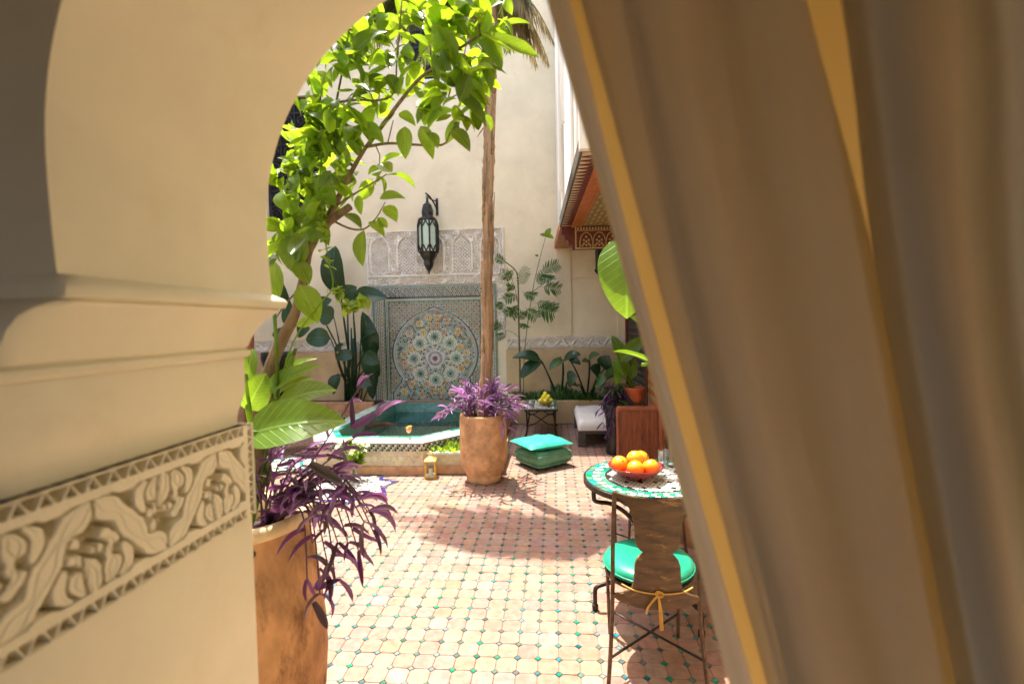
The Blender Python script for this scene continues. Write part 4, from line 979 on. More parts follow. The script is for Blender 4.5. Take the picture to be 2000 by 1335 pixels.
for lst, r0_, r1_ in [
    ([(715, 287, 1.92), (740, 255, 1.90), (778, 203, 1.86), (815, 158, 1.82), (850, 130, 1.78), (890, 100, 1.72), (938, 68, 1.66)], 0.0085, 0.004),
    ([(715, 287, 1.92), (757, 280, 1.90), (800, 282, 1.86), (863, 283, 1.80), (878, 262, 1.78), (895, 235, 1.76)], 0.006, 0.003),
    ([(815, 158, 1.82), (845, 172, 1.80), (875, 194, 1.78)], 0.004, 0.002),
    ([(757, 280, 1.9), (762, 260, 1.9), (768, 235, 1.9)], 0.003, 0.002),
    ([(692, 325, 1.92), (660, 300, 1.94), (650, 250, 1.95), (657, 200, 1.95), (670, 130, 1.93), (680, 60, 1.9)], 0.007, 0.003),
    ([(655, 200, 1.95), (700, 195, 1.93), (740, 196, 1.9), (770, 180, 1.88), (775, 120, 1.86), (785, 0, 1.82)], 0.005, 0.003),
    ([(603, 490, 1.90), (575, 460, 1.94), (565, 430, 1.96), (575, 380, 1.97), (600, 310, 1.97)], 0.007, 0.003),
    ([(652, 405, 1.92), (690, 380, 1.86), (740, 350, 1.82), (755, 340, 1.8)], 0.005, 0.002),
    ([(640, 425, 1.9), (680, 445, 1.85), (711, 447, 1.82), (735, 425, 1.8), (752, 395, 1.8)], 0.005, 0.002),
    ([(590, 560, 1.88), (560, 590, 1.86), (540, 620, 1.84)], 0.004, 0.002),
    ([(850, 130, 1.78), (880, 80, 1.76), (905, 40, 1.75), (915, -20, 1.75)], 0.005, 0.003)]:
    p_ = catmull(pxp(lst), 4); kk = len(p_); br.tube(p_, [r0_+(r1_-r0_)*i/(kk-1) for i in range(kk)], 6); BP += [p+tree.location for p in p_]
LEAVES = [((939, 64), (1053, 112), 36, 1.62), ((936, 76), (980, 140), 36, 1.64), ((938, 62), (882, 42), 30, 1.66), ((905, 157), (950, 208), 26, 1.72), ((944, 110), (960, 180), 24, 1.68), ((902, 195), (950, 250), 24, 1.72), ((881, 252), (918, 297), 28, 1.74),
 ((822, 246), (846, 312), 26, 1.8), ((791, 247), (792, 311), 28, 1.82), ((815, 243), (860, 192), 26, 1.8), ((851, 238), (883, 225), 17, 1.78), ((824, 153), (874, 158), 16, 1.8), ((818, 112), (850, 118), 20, 1.8), ((690, 113), (757, 62), 36, 1.86), ((716, 146), (757, 130), 24, 1.88),
 ((758, 145), (774, 184), 24, 1.86), ((714, 180), (727, 154), 20, 1.88), ((707, 236), (726, 282), 26, 1.9), ((683, 262), (712, 290), 18, 1.9), ((779, 221), (812, 247), 20, 1.86), ((740, 250), (772, 220), 26, 1.88), ((661, 230), (659, 274), 38, 1.9), ((790, 150), (778, 188), 24, 1.86),
 ((835, 258), (855, 290), 24, 1.78), ((860, 150), (905, 180), 30, 1.74), ((905, 110), (900, 160), 28, 1.72), ((860, 100), (905, 100), 28, 1.74), ((950, 20), (985, 5), 22, 1.66), ((985, 0), (1000, 30), 18, 1.64), ((910, 30), (930, 5), 26, 1.7),
 ((552, 372), (571, 420), 44, 1.86), ((579, 419), (620, 413), 22, 1.86), ((592, 440), (640, 430), 24, 1.84), ((672, 418), (706, 447), 26, 1.82), ((699, 382), (706, 420), 18, 1.82), ((741, 388), (792, 388), 22, 1.8), ((750, 403), (775, 434), 26, 1.8), ((720, 433), (751, 463), 22, 1.8), ((738, 424), (757, 445), 16, 1.8),
 ((711, 449), (709, 520), 28, 1.8), ((564, 460), (572, 532), 40, 1.84), ((538, 512), (543, 586), 38, 1.82), ((585, 556), (622, 631), 44, 1.8), ((579, 510), (604, 556), 32, 1.84), ((579, 631), (614, 629), 26, 1.8), ((614, 141), (643, 156), 22, 1.92), ((656, 86), (694, 127), 32, 1.88), ((545, 440), (572, 470), 26, 1.84), ((600, 470), (585, 520), 26, 1.86)]
nl = 0
for b_, t_, w_, Y in LEAVES:
    px_leaf(LEMON, tree, b_, t_, w_, Y); nl += 1
clusters = [(640, 60), (690, 40), (745, 30), (790, 40), (842, 60), (880, 25), (650, 120), (705, 165), (765, 100), (805, 110), (850, 95), (620, 185), (662, 228), (605, 262), (640, 300), (692, 235), (728, 205), (578, 330), (690, 335), (655, 345), (742, 335), (905, 15), (940, 30), (760, 178), (838, 205), (900, 135), (930, 150), (560, 400), (552, 455), (585, 480), (625, 390), (600, 220), (575, 285), (680, 100), (720, 70), (615, 340), (715, 120), (860, 30), (820, 15), (630, 230), (545, 330), (560, 355), (592, 405), (610, 445), (548, 485), (582, 300), (622, 265), (655, 290), (672, 205), (600, 360), (565, 440), (882, 180), (925, 195), (870, 62), (962, 55), (945, 100), (900, 215)]
ANCH = [p for p in BP]; extra = MB()
for (cx, cy) in clusters:
    Y = 1.9+random.uniform(-0.10, 0.16)-max(0, (cx-720)*0.0009)
    c_ = at(cx, cy, Y=Y)+rnd(0.01)
    a_ = min(ANCH, key=lambda p: (p-c_).length)
    mid_ = (a_+c_)/2+Vector((0, 0, 0.02))+rnd(0.015)
    br.tube(loc_pts(tree, [a_, mid_, c_]), [0.0028, 0.0022, 0.0016], 5)
    for k in range(8):
        d_ = (rnd(1)+Vector((0.1, -0.15, -0.25))).normalized()
        L = random.uniform(0.06, 0.14)
        base = c_+d_*0.008+rnd(0.03)
        W2, N2 = L*random.uniform(0.40, 0.58), Vector((0, 0, 1))+rnd(0.8)
        if nl < 298 and k % 3 != 2: add_leaf(LEMON, tree, base, base+d_*L, W2, N2); nl += 1
        else:
            m_ = leaf_m(base-tree.location, base+d_*L-tree.location, W2, N2); me = random.choice(LEMON)
            extra.add([m_ @ v.co for v in me.vertices], [tuple(f.vertices) for f in me.polygons])
br.build('branch', 'twig', tree, smooth=True)
extra.build('foliage', 'lemon_leaf', tree, smooth=True, kind='stuff')

# young climbing vine with small pale leaves hanging in front of the tree
vine = thing('climbing_vine', 'thin climbing vine with small pale young leaves dangling in front of the lemon tree trunk', 'vine', JC+Vector((0.02, 0.02, 0.82)))
vm = MB(); vn = 0
for lst in ([(505, 960, 1.8), (560, 700, 1.78), (620, 600, 1.78), (650, 560, 1.78), (640, 500, 1.78), (630, 430, 1.8), (625, 380, 1.82), (628, 300, 1.85)],
            [(650, 560, 1.78), (665, 590, 1.77), (690, 605, 1.76), (715, 590, 1.75)], [(628, 380, 1.82), (600, 360, 1.84), (580, 330, 1.86), (560, 330, 1.86)], [(628, 300, 1.85), (600, 250, 1.86), (610, 200, 1.88), (630, 160, 1.9)]):
    p_ = catmull([at(x, y, Y=Y) for x, y, Y in lst], 5); vm.tube(loc_pts(vine, p_), 0.0028, 5)
    st = 18 if lst[0][0] == 505 else 2
    for i in range(st, len(p_)):
        for _ in range(2):
            L = random.uniform(0.025, 0.05); d_ = (rnd(1)+Vector((0.2, -0.4, 0.1))).normalized()
            add_leaf(VINE, vine, p_[i]+rnd(0.008), p_[i]+d_*L, L*0.8, Vector((0, -0.3, 1))+rnd(0.6)); vn += 1
vm.build('stem', 'vine_leaf', vine, smooth=True)

# big bright broad leaves by the jar
bl = thing('broad_leaf_plant', 'plant with huge bright green paddle leaves beside the lemon tree trunk', 'plant', JC+Vector((0.03, -0.10, 0.82)))
bm_ = MB()
for b_, t_, w_, Y, Yt, nr, pr in [((484, 850), (676, 823), 102, 1.55, 1.60, (0.1, -0.75, 0.65), 0), ((530, 812), (658, 762), 62, 1.74, 1.72, (0.2, -0.6, 0.8), 1), ((520, 770), (628, 714), 40, 1.78, 1.8, (0.3, -0.6, 0.7), 0), ((540, 752), (620, 700), 22, 1.86, 1.9, (0.2, -0.3, 0.9), 1),
                                  ((482, 800), (520, 728), 60, 1.72, 1.74, (0.5, -0.8, 0.3), 0), ((528, 790), (616, 737), 26, 1.80, 1.84, (0.1, -0.5, 0.8), 1), ((480, 745), (494, 680), 28, 1.66, 1.7, (0.6, -0.8, 0.2), 0), ((575, 690), (560, 720), 16, 1.8, 1.8, (0.2, -0.8, 0.5), 1)]:
    p, q_ = at(*b_, Y=Y), at(*t_, Y=Yt)
    add_leaf([BROAD[pr]], bl, p, q_, w_*(p-CAM).dot(FW)/FPX, Vector(nr))
    bm_.tube(loc_pts(bl, catmull([JC+Vector((0.02, -0.08, 0.75)), (p+JC+Vector((0, 0, 0.8)))/2+Vector((0, 0.03, 0.06)), p, p.lerp(q_, 0.15)], 4)), 0.006, 6)
bm_.tube(loc_pts(bl, [at(545, 850, Y=1.75), at(541, 700, Y=1.78), at(536, 610, Y=1.8)]), 0.007, 6)
bm_.build('stem', 'vine_leaf', bl, smooth=True)

# purple trailing plant in the jar
def spray(parent, stems, protos, every, L0, L1, lw, stem_r=0.0045, limit=280, droop=(0, 0, -0.25)):
    sm = MB(); n_ = 0
    for st in stems:
        p_ = catmull(st, 6); sm.tube(loc_pts(parent, p_), [stem_r*(1-0.5*i/len(p_)) for i in range(len(p_))], 5)
        tot = len(p_); i = max(2, int(tot*0.15)); side = 1
        while i < tot:
            d_ = (p_[min(i+1, tot-1)]-p_[i-1]).normalized()
            s_ = d_.cross(Vector((0, 0, 1))); s_ = s_.normalized() if s_.length > 0.01 else Vector((1, 0, 0))
            end = i >= tot-every
            for rep in range(2 if end else 1):
                dd = (d_*(0.95 if end else 0.55)+s_*side*random.uniform(0.4, 1.1)*(0.6 if end else 1)+Vector(droop)*random.uniform(0.2, 1.4)+rnd(0.3)).normalized()
                L = random.uniform(L0, L1)
                if n_ < limit: add_leaf(protos, parent, p_[i], p_[i]+dd*L, L*lw*random.uniform(0.85, 1.2), Vector((0, -0.2, 1))+rnd(0.5)); n_ += 1
                side = -side
            i += every
    sm.build('stem', 'purple_stem', parent, smooth=True); return n_
pp = thing('trailing_purple_plant', 'purple heart plant with long dark violet leaves spilling over the tall jar on the left', 'plant', JC+Vector((0.08, -0.03, 0.81)))
stems = []
o_ = JC+Vector((0.08, -0.04, 0.82))
for (ex, ey, Y, mx_, my) in [(700, 760, 1.75, 610, 900), (740, 812, 1.72, 640, 900), (655, 890, 1.72, 590, 895), (690, 965, 1.72, 630, 925), (720, 1000, 1.66, 650, 930), (712, 1020, 1.62, 650, 930), (728, 1035, 1.62, 670, 935), (725, 1000, 1.7, 650, 915), (700, 1075, 1.58, 650, 945), (660, 1060, 1.58, 620, 960), (640, 1100, 1.55, 605, 970), (625, 1160, 1.54, 606, 1000), (600, 1130, 1.55, 590, 1000), (655, 1130, 1.56, 630, 990), (680, 1060, 1.60, 640, 960), (560, 870, 1.8, 530, 900), (530, 880, 1.75, 505, 915), (600, 880, 1.9, 550, 900), (640, 930, 1.9, 590, 910), (620, 1010, 1.58, 590, 970), (650, 990, 1.60, 610, 940), (610, 1060, 1.56, 596, 985), (590, 930, 1.66, 545, 920), (670, 960, 1.7, 620, 915), (700, 970, 1.78, 640, 910), (635, 1040, 1.66, 615, 950), (520, 930, 1.68, 500, 930)]:
    m_ = at(mx_, my, Y=(Y+1.75)/2+0.02); e_ = at(ex, ey, Y=Y)
    stems.append([o_+rnd(0.03), (o_+m_)/2+Vector((0, 0, 0.05)), m_, e_])
npp = spray(pp, stems, PURP+LILAC, 2, 0.065, 0.125, 0.20, limit=215, droop=(0.0, 0, -0.16))  # lilac share puts sunlit highlights into the leaf colour
for b_, t_, w_, Y in [((618, 1150), (650, 1105), 14, 1.54), ((618, 1150), (668, 1130), 14, 1.54), ((612, 1175), (640, 1228), 16, 1.54), ((606, 905), (672, 945), 22, 1.62), ((693, 835), (688, 772), 12, 1.74), ((688, 855), (742, 848), 10, 1.72), ((690, 836), (736, 806), 16, 1.72)]:
    px_leaf(PURP, pp, b_, t_, w_, Y)

# ---- palm in the middle pot
PC = Vector((-0.745, 4.98, 0))
pot = thing('palm_pot', 'big round shouldered terracotta pot standing in the sun in the middle of the courtyard', 'pot', PC)
MB().lathe([(0.165, 0), (0.178, 0.012), (0.182, 0.06), (0.176, 0.075), (0.195, 0.10), (0.228, 0.17), (0.243, 0.27), (0.246, 0.40), (0.243, 0.55), (0.240, 0.66), (0.238, 0.685), (0.232, 0.70), (0.215, 0.70), (0.205, 0.66)], 48, wob=0.02, capt=False).build('body', 'terracotta', pot, smooth=True)
MB().lathe([(0.21, 0.655), (0.001, 0.665)], 24, capb=False).build('soil', 'soil', pot)
b = MB()
for k in range(12):
    a = 2*math.pi*k/12; u = 0.05*math.cos(a); v = 0.05*math.sin(a); ang = math.atan2(-0.222, -0.10)+u/0.245
    b.sphere((0.246*math.cos(ang), 0.246*math.sin(ang), 0.585+v), 0.007, 6)
b.build('stamped_ring', 'terracotta_old', pot)
palm = thing('palm_tree', 'slender palm with a rough pale trunk rising from the round terracotta pot', 'palm', PC+Vector((0, 0, 0.66)))
tp = [PC+Vector((0, 0, 0.64))]+[at(x, y, Y=4.98) for x, y in ((951, 700), (952, 620), (951, 540), (953, 470), (953, 400), (955, 300), (956, 220), (958, 150), (960, 80), (962, 10))]
tpp = catmull(tp, 13); k = len(tpp)
b = MB(); b.tube(loc_pts(palm, tpp), [(0.066-0.012*i/k)*(1+0.14*noise.noise(Vector((0, 0, p.z*5)))+(0.07 if i % 4 == 0 else -0.02*(i % 4))) for i, p in enumerate(tpp)], 14)
for i, p in enumerate(b.v):
    pv = Vector(p); b.v[i] = tuple(pv+Vector((noise.noise(pv*Vector((20, 20, 3)).x*0+Vector((pv.x*22, pv.y*22, pv.z*2.5))), noise.noise(Vector((pv.x*22+5, pv.y*22, pv.z*2.5))), 0))*0.012)
b.build('trunk', 'palm_bark', palm, smooth=True)
CR = at(962, -10, Y=4.98)
for (x0_, y0_, x1_, y1_, r_) in [(944, 235, 948, 130, 0.02), (962, 300, 968, 205, 0.016), (964, 260, 970, 160, 0.012), (946, 420, 942, 325, 0.018), (944, 250, 932, 268, 0.008), (962, 440, 966, 375, 0.012), (950, 160, 946, 60, 0.02), (966, 180, 968, 60, 0.02), (948, 600, 944, 520, 0.012), (946, 690, 941, 640, 0.010)]:
    p, q_ = at(x0_, y0_, Y=4.93), at(x1_, y1_, Y=4.92)
    MB().tube(loc_pts(palm, [p, (p+q_)/2+Vector((0, -0.005, 0)), q_]), [r_, r_*0.8, r_*0.25], 6).build('husk', 'husk', palm, smooth=True)
def frond(base, az, out, rise, fall, L, dry, dens=52):
    "one pinnate frond: an arched rib and a comb of narrow leaflets on both sides"
    b = MB(); pts = []
    dx, dy = math.cos(az), math.sin(az)
    for i in range(13):
        t_ = i/12
        pts.append(base+Vector((dx*out*t_, dy*out*t_, rise*math.sin(t_*math.pi*0.55)-fall*t_**2.2)))
    b.tube(loc_pts(palm, pts), [0.014*(1-t_/12*0.85) for t_ in range(13)], 5)
    for i in range(dens):
        t_ = 0.16+0.83*i/dens; f_ = t_*12; k0 = min(11, int(f_)); p = pts[k0].lerp(pts[k0+1], f_-k0); d_ = (pts[k0+1]-pts[k0]).normalized()
        sd = d_.cross(Vector((0, 0, 1))).normalized(); l_ = L*math.sin(math.pi*min(1, 0.2+0.75*t_))*random.uniform(0.8, 1.1)
        for s_ in (-1, 1):
            e_ = (d_*0.65+sd*s_*0.75+Vector((0, 0, -0.35 if not dry else -0.9))+rnd(0.12)).normalized()
            m_ = p+e_*l_*0.5; q_ = p+e_*l_+Vector((0, 0, -0.30*l_)); wv = d_.cross(e_).cross(e_).normalized()*0.0105
            vs = [v-palm.location for v in (p-wv*0.4, p+wv*0.4, m_+wv, m_-wv, q_)]
            b.add(vs, [(0, 1, 2, 3), (3, 2, 4)], 0)
    b.build('frond', 'dry_frond' if dry else 'frond', palm)
for k in range(20):
    az = math.pi+random.uniform(-0.42, 0.38)
    frond(CR+Vector((0, 0, 0.05+0.2*(k % 2))), az, random.uniform(0.8, 1.85), random.uniform(0.2, 0.55), random.uniform(0.45, 1.0), 0.30, False)
for k in range(5):
    frond(CR+Vector((0, 0, 0.1)), [0.2, 1.3, -1.3, 2.2, -0.4][k], random.uniform(0.3, 0.5), random.uniform(0.25, 0.4), random.uniform(0.55, 0.85), 0.28, False)
for k in range(9):
    az = [-0.1, 0.35, -0.5, 0.15, 3.3, 2.9, -0.25, 0.5, 0.05][k]
    frond(CR+Vector((0, 0, 0)), az, random.uniform(0.32, 0.66), 0.12, random.uniform(0.5, 0.9), 0.30, k < 8, 36)
vp = thing('purple_pot_plant', 'dense lilac and purple lance leaves bushing out around the palm foot in the round pot', 'plant', PC+Vector((0, 0, 0.665)))
stems = []
for k in range(44):
    a = random.uniform(0, 2*math.pi); rr_ = random.uniform(0.05, 0.19); o_ = PC+Vector((rr_*math.cos(a), rr_*math.sin(a), 0.66)); ro = random.uniform(0.10, 0.42)
    hgt = 0.26*(1-(ro/0.5)**2)+random.uniform(-0.06, 0.06)
    if k % 5 == 0: ro = random.uniform(0.36, 0.46); hgt = random.uniform(-0.10, 0.05)
    e_ = PC+Vector((ro*math.cos(a), ro*math.sin(a), 0.70+hgt))
    stems.append([o_, (o_+e_)/2+Vector((0, 0, 0.09)), e_])
spray(vp, stems, LILAC, 2, 0.09, 0.16, 0.20, 0.004, 290, (0, 0, 0.1))

# ---- dark banana-like clump left of the mosaic
bc = thing('strelitzia_clump', 'tall dark green paddle leaved clump standing against the wall left of the mosaic', 'plant', (-3.55, 7.95, 0.35))
st_ = MB()
DL = [((665, 575), (655, 480), 46, 7.8), ((667, 580), (697, 560), 30, 7.75), ((690, 582), (757, 584), 34, 7.55), ((724, 700), (708, 608), 30, 7.75), ((735, 740), (722, 650), 32, 7.8), ((645, 660), (597, 662), 34, 7.6), ((652, 620), (622, 610), 34, 7.7), ((690, 692), (655, 700), 22, 7.6), ((712, 690), (740, 710), 26, 7.5), ((705, 660), (735, 648), 18, 7.6), ((655, 690), (672, 672), 18, 7.7), ((620, 600), (648, 585), 24, 7.8), ((700, 745), (726, 752), 24, 7.5), ((660, 730), (652, 770), 22, 7.6), ((735, 700), (728, 780), 22, 7.85), ((690, 610), (712, 575), 16, 7.9), ((560, 600), (548, 545), 30, 7.7), ((575, 640), (565, 585), 28, 7.7), ((580, 650), (606, 640), 24, 7.7), ((545, 640), (552, 665), 24, 7.7)]
for b_, t_, w_, Y in DL:
    p, q_ = at(*b_, Y=Y), at(*t_, Y=Y-0.05)
    add_leaf(DARKL, bc, p, q_, w_*1.15*(p-CAM).dot(FW)/FPX, VIEW+Vector((0, 0, 0.5))+rnd(0.4))
    if b_[0] > 590:
        rx = at(690+random.uniform(-16, 22), 788, Y=7.9); st_.tube(loc_pts(bc, catmull([rx, (rx+p)/2+Vector((random.uniform(-0.06, 0.06), 0, 0.1)), p, p.lerp(q_, 0.3)], 5)), [0.013]*8+[0.009]*8, 6)
for (x, y0_, y1_) in ((682, 785, 610), (689, 785, 640), (693, 785, 660), (676, 785, 700)):
    p, q_ = at(x, y0_, Y=7.9), at(x-3, y1_, Y=7.85); st_.tube(loc_pts(bc, [p, (p+q_)/2, q_]), [0.03, 0.022, 0.013], 7)
st_.build('stem', 'dark_leaf', bc, smooth=True)
pot2 = thing('black_pot', 'black glazed pot on a stand with a dark leafy plant behind the lemon tree trunk', 'pot', (-4.42, 7.4, 0))
MB().lathe([(0.12, 0), (0.13, 0.9), (0.10, 0.95), (0.17, 0.98), (0.22, 1.15), (0.21, 1.25), (0.18, 1.25), (0.17, 1.18)], 20).build('body', 'black_pot', pot2, smooth=True)
post = MB().tube([(-4.6, 7.0, 0), (-4.62, 7.0, 1.0), (-4.6, 7.02, 2.0), (-4.62, 7.02, 2.35)], [0.09, 0.085, 0.08, 0.07], 10).build('wooden_post', 'board_edge', smooth=True); tag(post, 'reddish brown wooden post half hidden behind the lemon tree at the jamb', 'post')

# ---- tall sapling with feathery leaves
sp = thing('sapling', 'slender sapling with feathery pinnate leaves in front of the carved band', 'sapling', at(1016, 775, Y=7.98)+Vector((0, 0, 0)))
st_ = MB()
for lst, r_ in (([(1016, 780), (1015, 700), (1013, 620), (1012, 560), (1008, 530), (985, 510)], 0.017), ([(1022, 780), (1025, 680), (1040, 570), (1053, 510), (1066, 462)], 0.008), ([(1013, 600), (1005, 560), (990, 520)], 0.006), ([(1015, 660), (1000, 648), (985, 645)], 0.005), ([(1040, 570), (1060, 555), (1075, 545)], 0.006), ([(1013, 620), (1030, 605), (1045, 600)], 0.006)):
    p_ = catmull([at(x, y, Y=7.9) for x, y in lst], 5); st_.tube(loc_pts(sp, p_), [r_*(1-0.5*i/len(p_)) for i in range(len(p_))], 6)
st_.build('stem', 'twig', sp, smooth=True)
def pinnate(b_, t_, L, nlf=9):
    p, q_ = at(*b_, Y=7.88), at(*t_, Y=7.80+random.uniform(-0.12, 0.05)); b = MB(); b.tube(loc_pts(sp, [p, (p+q_)/2+Vector((0, 0, 0.015)), q_]), 0.003, 4)
    d_ = (q_-p).normalized(); up = VIEW+rnd(0.5); sd = d_.cross(up).normalized()
    for i in range(nlf):
        o_ = p.lerp(q_, 0.2+0.8*i/nlf)
        for s_ in (-1, 1):
            e_ = (d_*0.6+sd*s_+Vector((0, 0, -0.2))+rnd(0.15)).normalized(); l_ = L*random.uniform(0.8, 1.1)*math.sin(math.pi*(0.25+0.6*i/nlf))
            m_ = leaf_m(o_-sp.location, o_-sp.location+e_*l_, l_*0.19, up); me = LEAFLET[0]
            b.add([m_ @ v.co for v in me.vertices], [tuple(f.vertices) for f in me.polygons])
    b.build('frond', 'mid_leaf', sp)
for b_, t_, L in [((1052, 530), (1092, 514), 0.16), ((1050, 535), (1078, 548), 0.15), ((1055, 560), (1096, 565), 0.16), ((1045, 600), (1084, 612), 0.20), ((1040, 590), (1090, 600), 0.15), ((1005, 545), (975, 530), 0.12), ((990, 515), (968, 500), 0.10), ((1012, 560), (1030, 520), 0.12), ((1013, 575), (985, 585), 0.13), ((1013, 590), (1000, 620), 0.14), ((1020, 570), (1045, 580), 0.14), ((1025, 600), (1050, 622), 0.14), ((985, 645), (965, 630), 0.12), ((990, 650), (970, 660), 0.10), ((1010, 560), (990, 560), 0.11), ((1012, 600), (985, 612), 0.13), ((1050, 560), (1065, 530), 0.12), ((1005, 525), (985, 545), 0.10), ((1030, 620), (1015, 612), 0.12), ((985, 590), (970, 600), 0.1), ((1012, 630), (1030, 640), 0.1)]:
    pinnate(b_, t_, L)
for b_, t_, w_ in [((1066, 462), (1076, 445), 10), ((1066, 462), (1054, 458), 9), ((1066, 461), (1082, 466), 11), ((1052, 500), (1044, 498), 6)]:
    px_leaf(LEMON, sp, b_, t_, w_, 7.85)

# ---- elephant ears along the right planter
ee = thing('elephant_ear_plant', 'row clump of arching elephant ear leaves on long stalks in the right planter', 'plant', (-0.1, 8.05, 0.33))
st_ = MB()
for b_, t_, w_, Y, root in [((1055, 702), (1000, 699), 22, 7.7, 1090), ((1056, 706), (1018, 738), 26, 7.65, 1092), ((1100, 705), (1135, 692), 22, 7.7, 1096), ((1098, 703), (1072, 722), 16, 7.7, 1096), ((1112, 700), (1134, 712), 14, 7.6, 1148), ((1152, 700), (1172, 692), 16, 7.8, 1146), ((1150, 706), (1136, 706), 12, 7.8, 1146), ((1108, 745), (1128, 735), 30, 7.5, 1100), ((1128, 752), (1108, 748), 22, 7.6, 1146), ((1172, 730), (1152, 718), 26, 7.6, 1150), ((1180, 720), (1190, 694), 30, 7.7, 1152), ((1165, 745), (1184, 742), 24, 7.5, 1155), ((1195, 735), (1200, 712), 24, 7.6, 1160)]:
    p, q_ = at(*b_, Y=Y), at(*t_, Y=Y-0.1); add_leaf(DARKL if w_ % 4 else MIDL, ee, p, q_, w_*1.2*(p-CAM).dot(FW)/FPX, Vector((0, -0.7, 0.9))+rnd(0.3))
    rt = at(root, 782, Y=8.0); st_.tube(loc_pts(ee, catmull([rt, rt.lerp(p, 0.55)+Vector((-0.02 if p.x < rt.x else 0.02, 0, 0.10)), p, p.lerp(q_, 0.25)], 5)), [0.016-0.0006*i for i in range(16)], 6)
st_.build('stalk', 'dark_leaf', ee, smooth=True)
gc = MB()
for i in range(900):
    x = random.uniform(-0.65, 1.2); y = random.uniform(7.90, 8.15); L = random.uniform(0.08, 0.22)*(1+0.7*max(0, noise.noise(Vector((x*4, 0, 3)))*2)); p = Vector((x, y, 0.32)); e_ = p+(Vector((0, 0, 1))+rnd(0.7)).normalized()*L
    m_ = leaf_m(p, e_, L*random.uniform(0.15, 0.35), VIEW+rnd(0.8)); me = LEAFLET[0]; gc.add([m_ @ v.co for v in me.vertices], [tuple(f.vertices) for f in me.polygons])
gco = gc.build('ground_cover', 'mid_leaf', kind='stuff'); tag(gco, 'low leafy ground cover in the right planter', 'ground cover')
gc = MB()
for i in range(170):
    x = random.uniform(-1.35, -0.62); y = random.uniform(5.22, 5.5); L = random.uniform(0.05, 0.13); p = Vector((x, y, 0.215)); e_ = p+(Vector((-0.1, -0.2, 1))+rnd(0.8)).normalized()*L
    m_ = leaf_m(p, e_, L*random.uniform(0.35, 0.6), VIEW+rnd(0.8)); me = LEAFLET[0]; gc.add([m_ @ v.co for v in me.vertices], [tuple(f.vertices) for f in me.polygons])
gco = gc.build('succulents', 'vine_leaf', kind='stuff'); tag(gco, 'pale green succulents in the corner planter beside the pool', 'succulents')

# ---- right side: plants by the door
rp = thing('red_clay_pot', 'small red clay pot with a green paddle plant on the right by the lattice door', 'pot', (0.98, 6.05, 0.62))
MB().lathe([(0.085, 0), (0.10, 0.05), (0.12, 0.16), (0.128, 0.175), (0.128, 0.20), (0.115, 0.20), (0.11, 0.17)], 20).build('body', 'red_pot', rp, smooth=True)
MB().lathe([(0.11, 0.175), (0.001, 0.18)], 16, capb=False).build('soil', 'soil', rp)
ps = thing('plant_stand', 'dark stand carrying the small red clay pot', 'stand', (0.98, 6.05, 0))
MB().lathe([(0.14, 0.60), (0.14, 0.618)], 20).build('top', 'grey_wood', ps)
for k in range(3):
    a = 2.1*k; MB().tube([(0.11*math.cos(a), 0.11*math.sin(a), 0.6), (0.13*math.cos(a), 0.13*math.sin(a), 0)], 0.012, 6).build('leg', 'grey_wood', ps)
gp = thing('green_paddle_plant', 'upright light green paddle plant growing from the red clay pot', 'plant', (0.98, 6.05, 0.79))
st_ = MB()
for b_, t_, w_, Y, nr in [((1212, 705), (1262, 655), 26, 5.9, None), ((1214, 735), (1198, 700), 18, 6.0, None), ((1224, 735), (1206, 690), 22, 6.0, None), ((1220, 700), (1195, 655), 20, 6.2, None), ((1205, 750), (1200, 710), 14, 6.0, None), ((1232, 740), (1240, 700), 14, 6.0, None)]:
    px_leaf(BROAD, gp, b_, t_, w_, Y); p = at(*b_, Y=Y); st_.tube(loc_pts(gp, catmull([Vector((0.98, 6.05, 0.79)), (p+Vector((0.98, 6.05, 0.85)))/2, p], 4)), 0.010, 6)
st_.build('stem', 'vine_leaf', gp, smooth=True)
pr_ = thing('dark_trailing_plant', 'dark purple trailing plant hanging over the white daybed on the right', 'plant', (0.74, 6.05, 0.75))
stems = []
for k in range(34):
    a = random.uniform(0, 2*math.pi); ro = random.uniform(0.08, 0.24); o_ = Vector((0.74, 6.05, 0.62)); dn = random.uniform(-0.42, 0.22)
    e_ = o_+Vector((ro*math.cos(a), ro*0.8*math.sin(a)-0.06, dn)); stems.append([o_, o_+(e_-o_)*0.5+Vector((0, 0, 0.12)), e_])
spray(pr_, stems, PURP, 3, 0.08, 0.15, 0.22, 0.004, 230, (0, 0, -0.3))
for k in range(14):
    o_ = Vector((0.74, 6.05, 0.66)); d_ = (rnd(1)+Vector((-0.2, -0.5, 0.5))).normalized(); add_leaf(MIDL, pr_, o_+d_*0.08, o_+d_*0.24, 0.12, Vector((0, -0.6, 1))+rnd(0.4))
pb_ = thing('trailing_plant_pot', 'grey pot behind the daybed holding the dark trailing plant', 'pot', (0.74, 6.05, 0))
MB().lathe([(0.11, 0), (0.12, 0.02), (0.10, 0.30), (0.13, 0.52), (0.15, 0.60), (0.14, 0.62), (0.12, 0.60)], 20).build('body', 'black_pot', pb_, smooth=True)
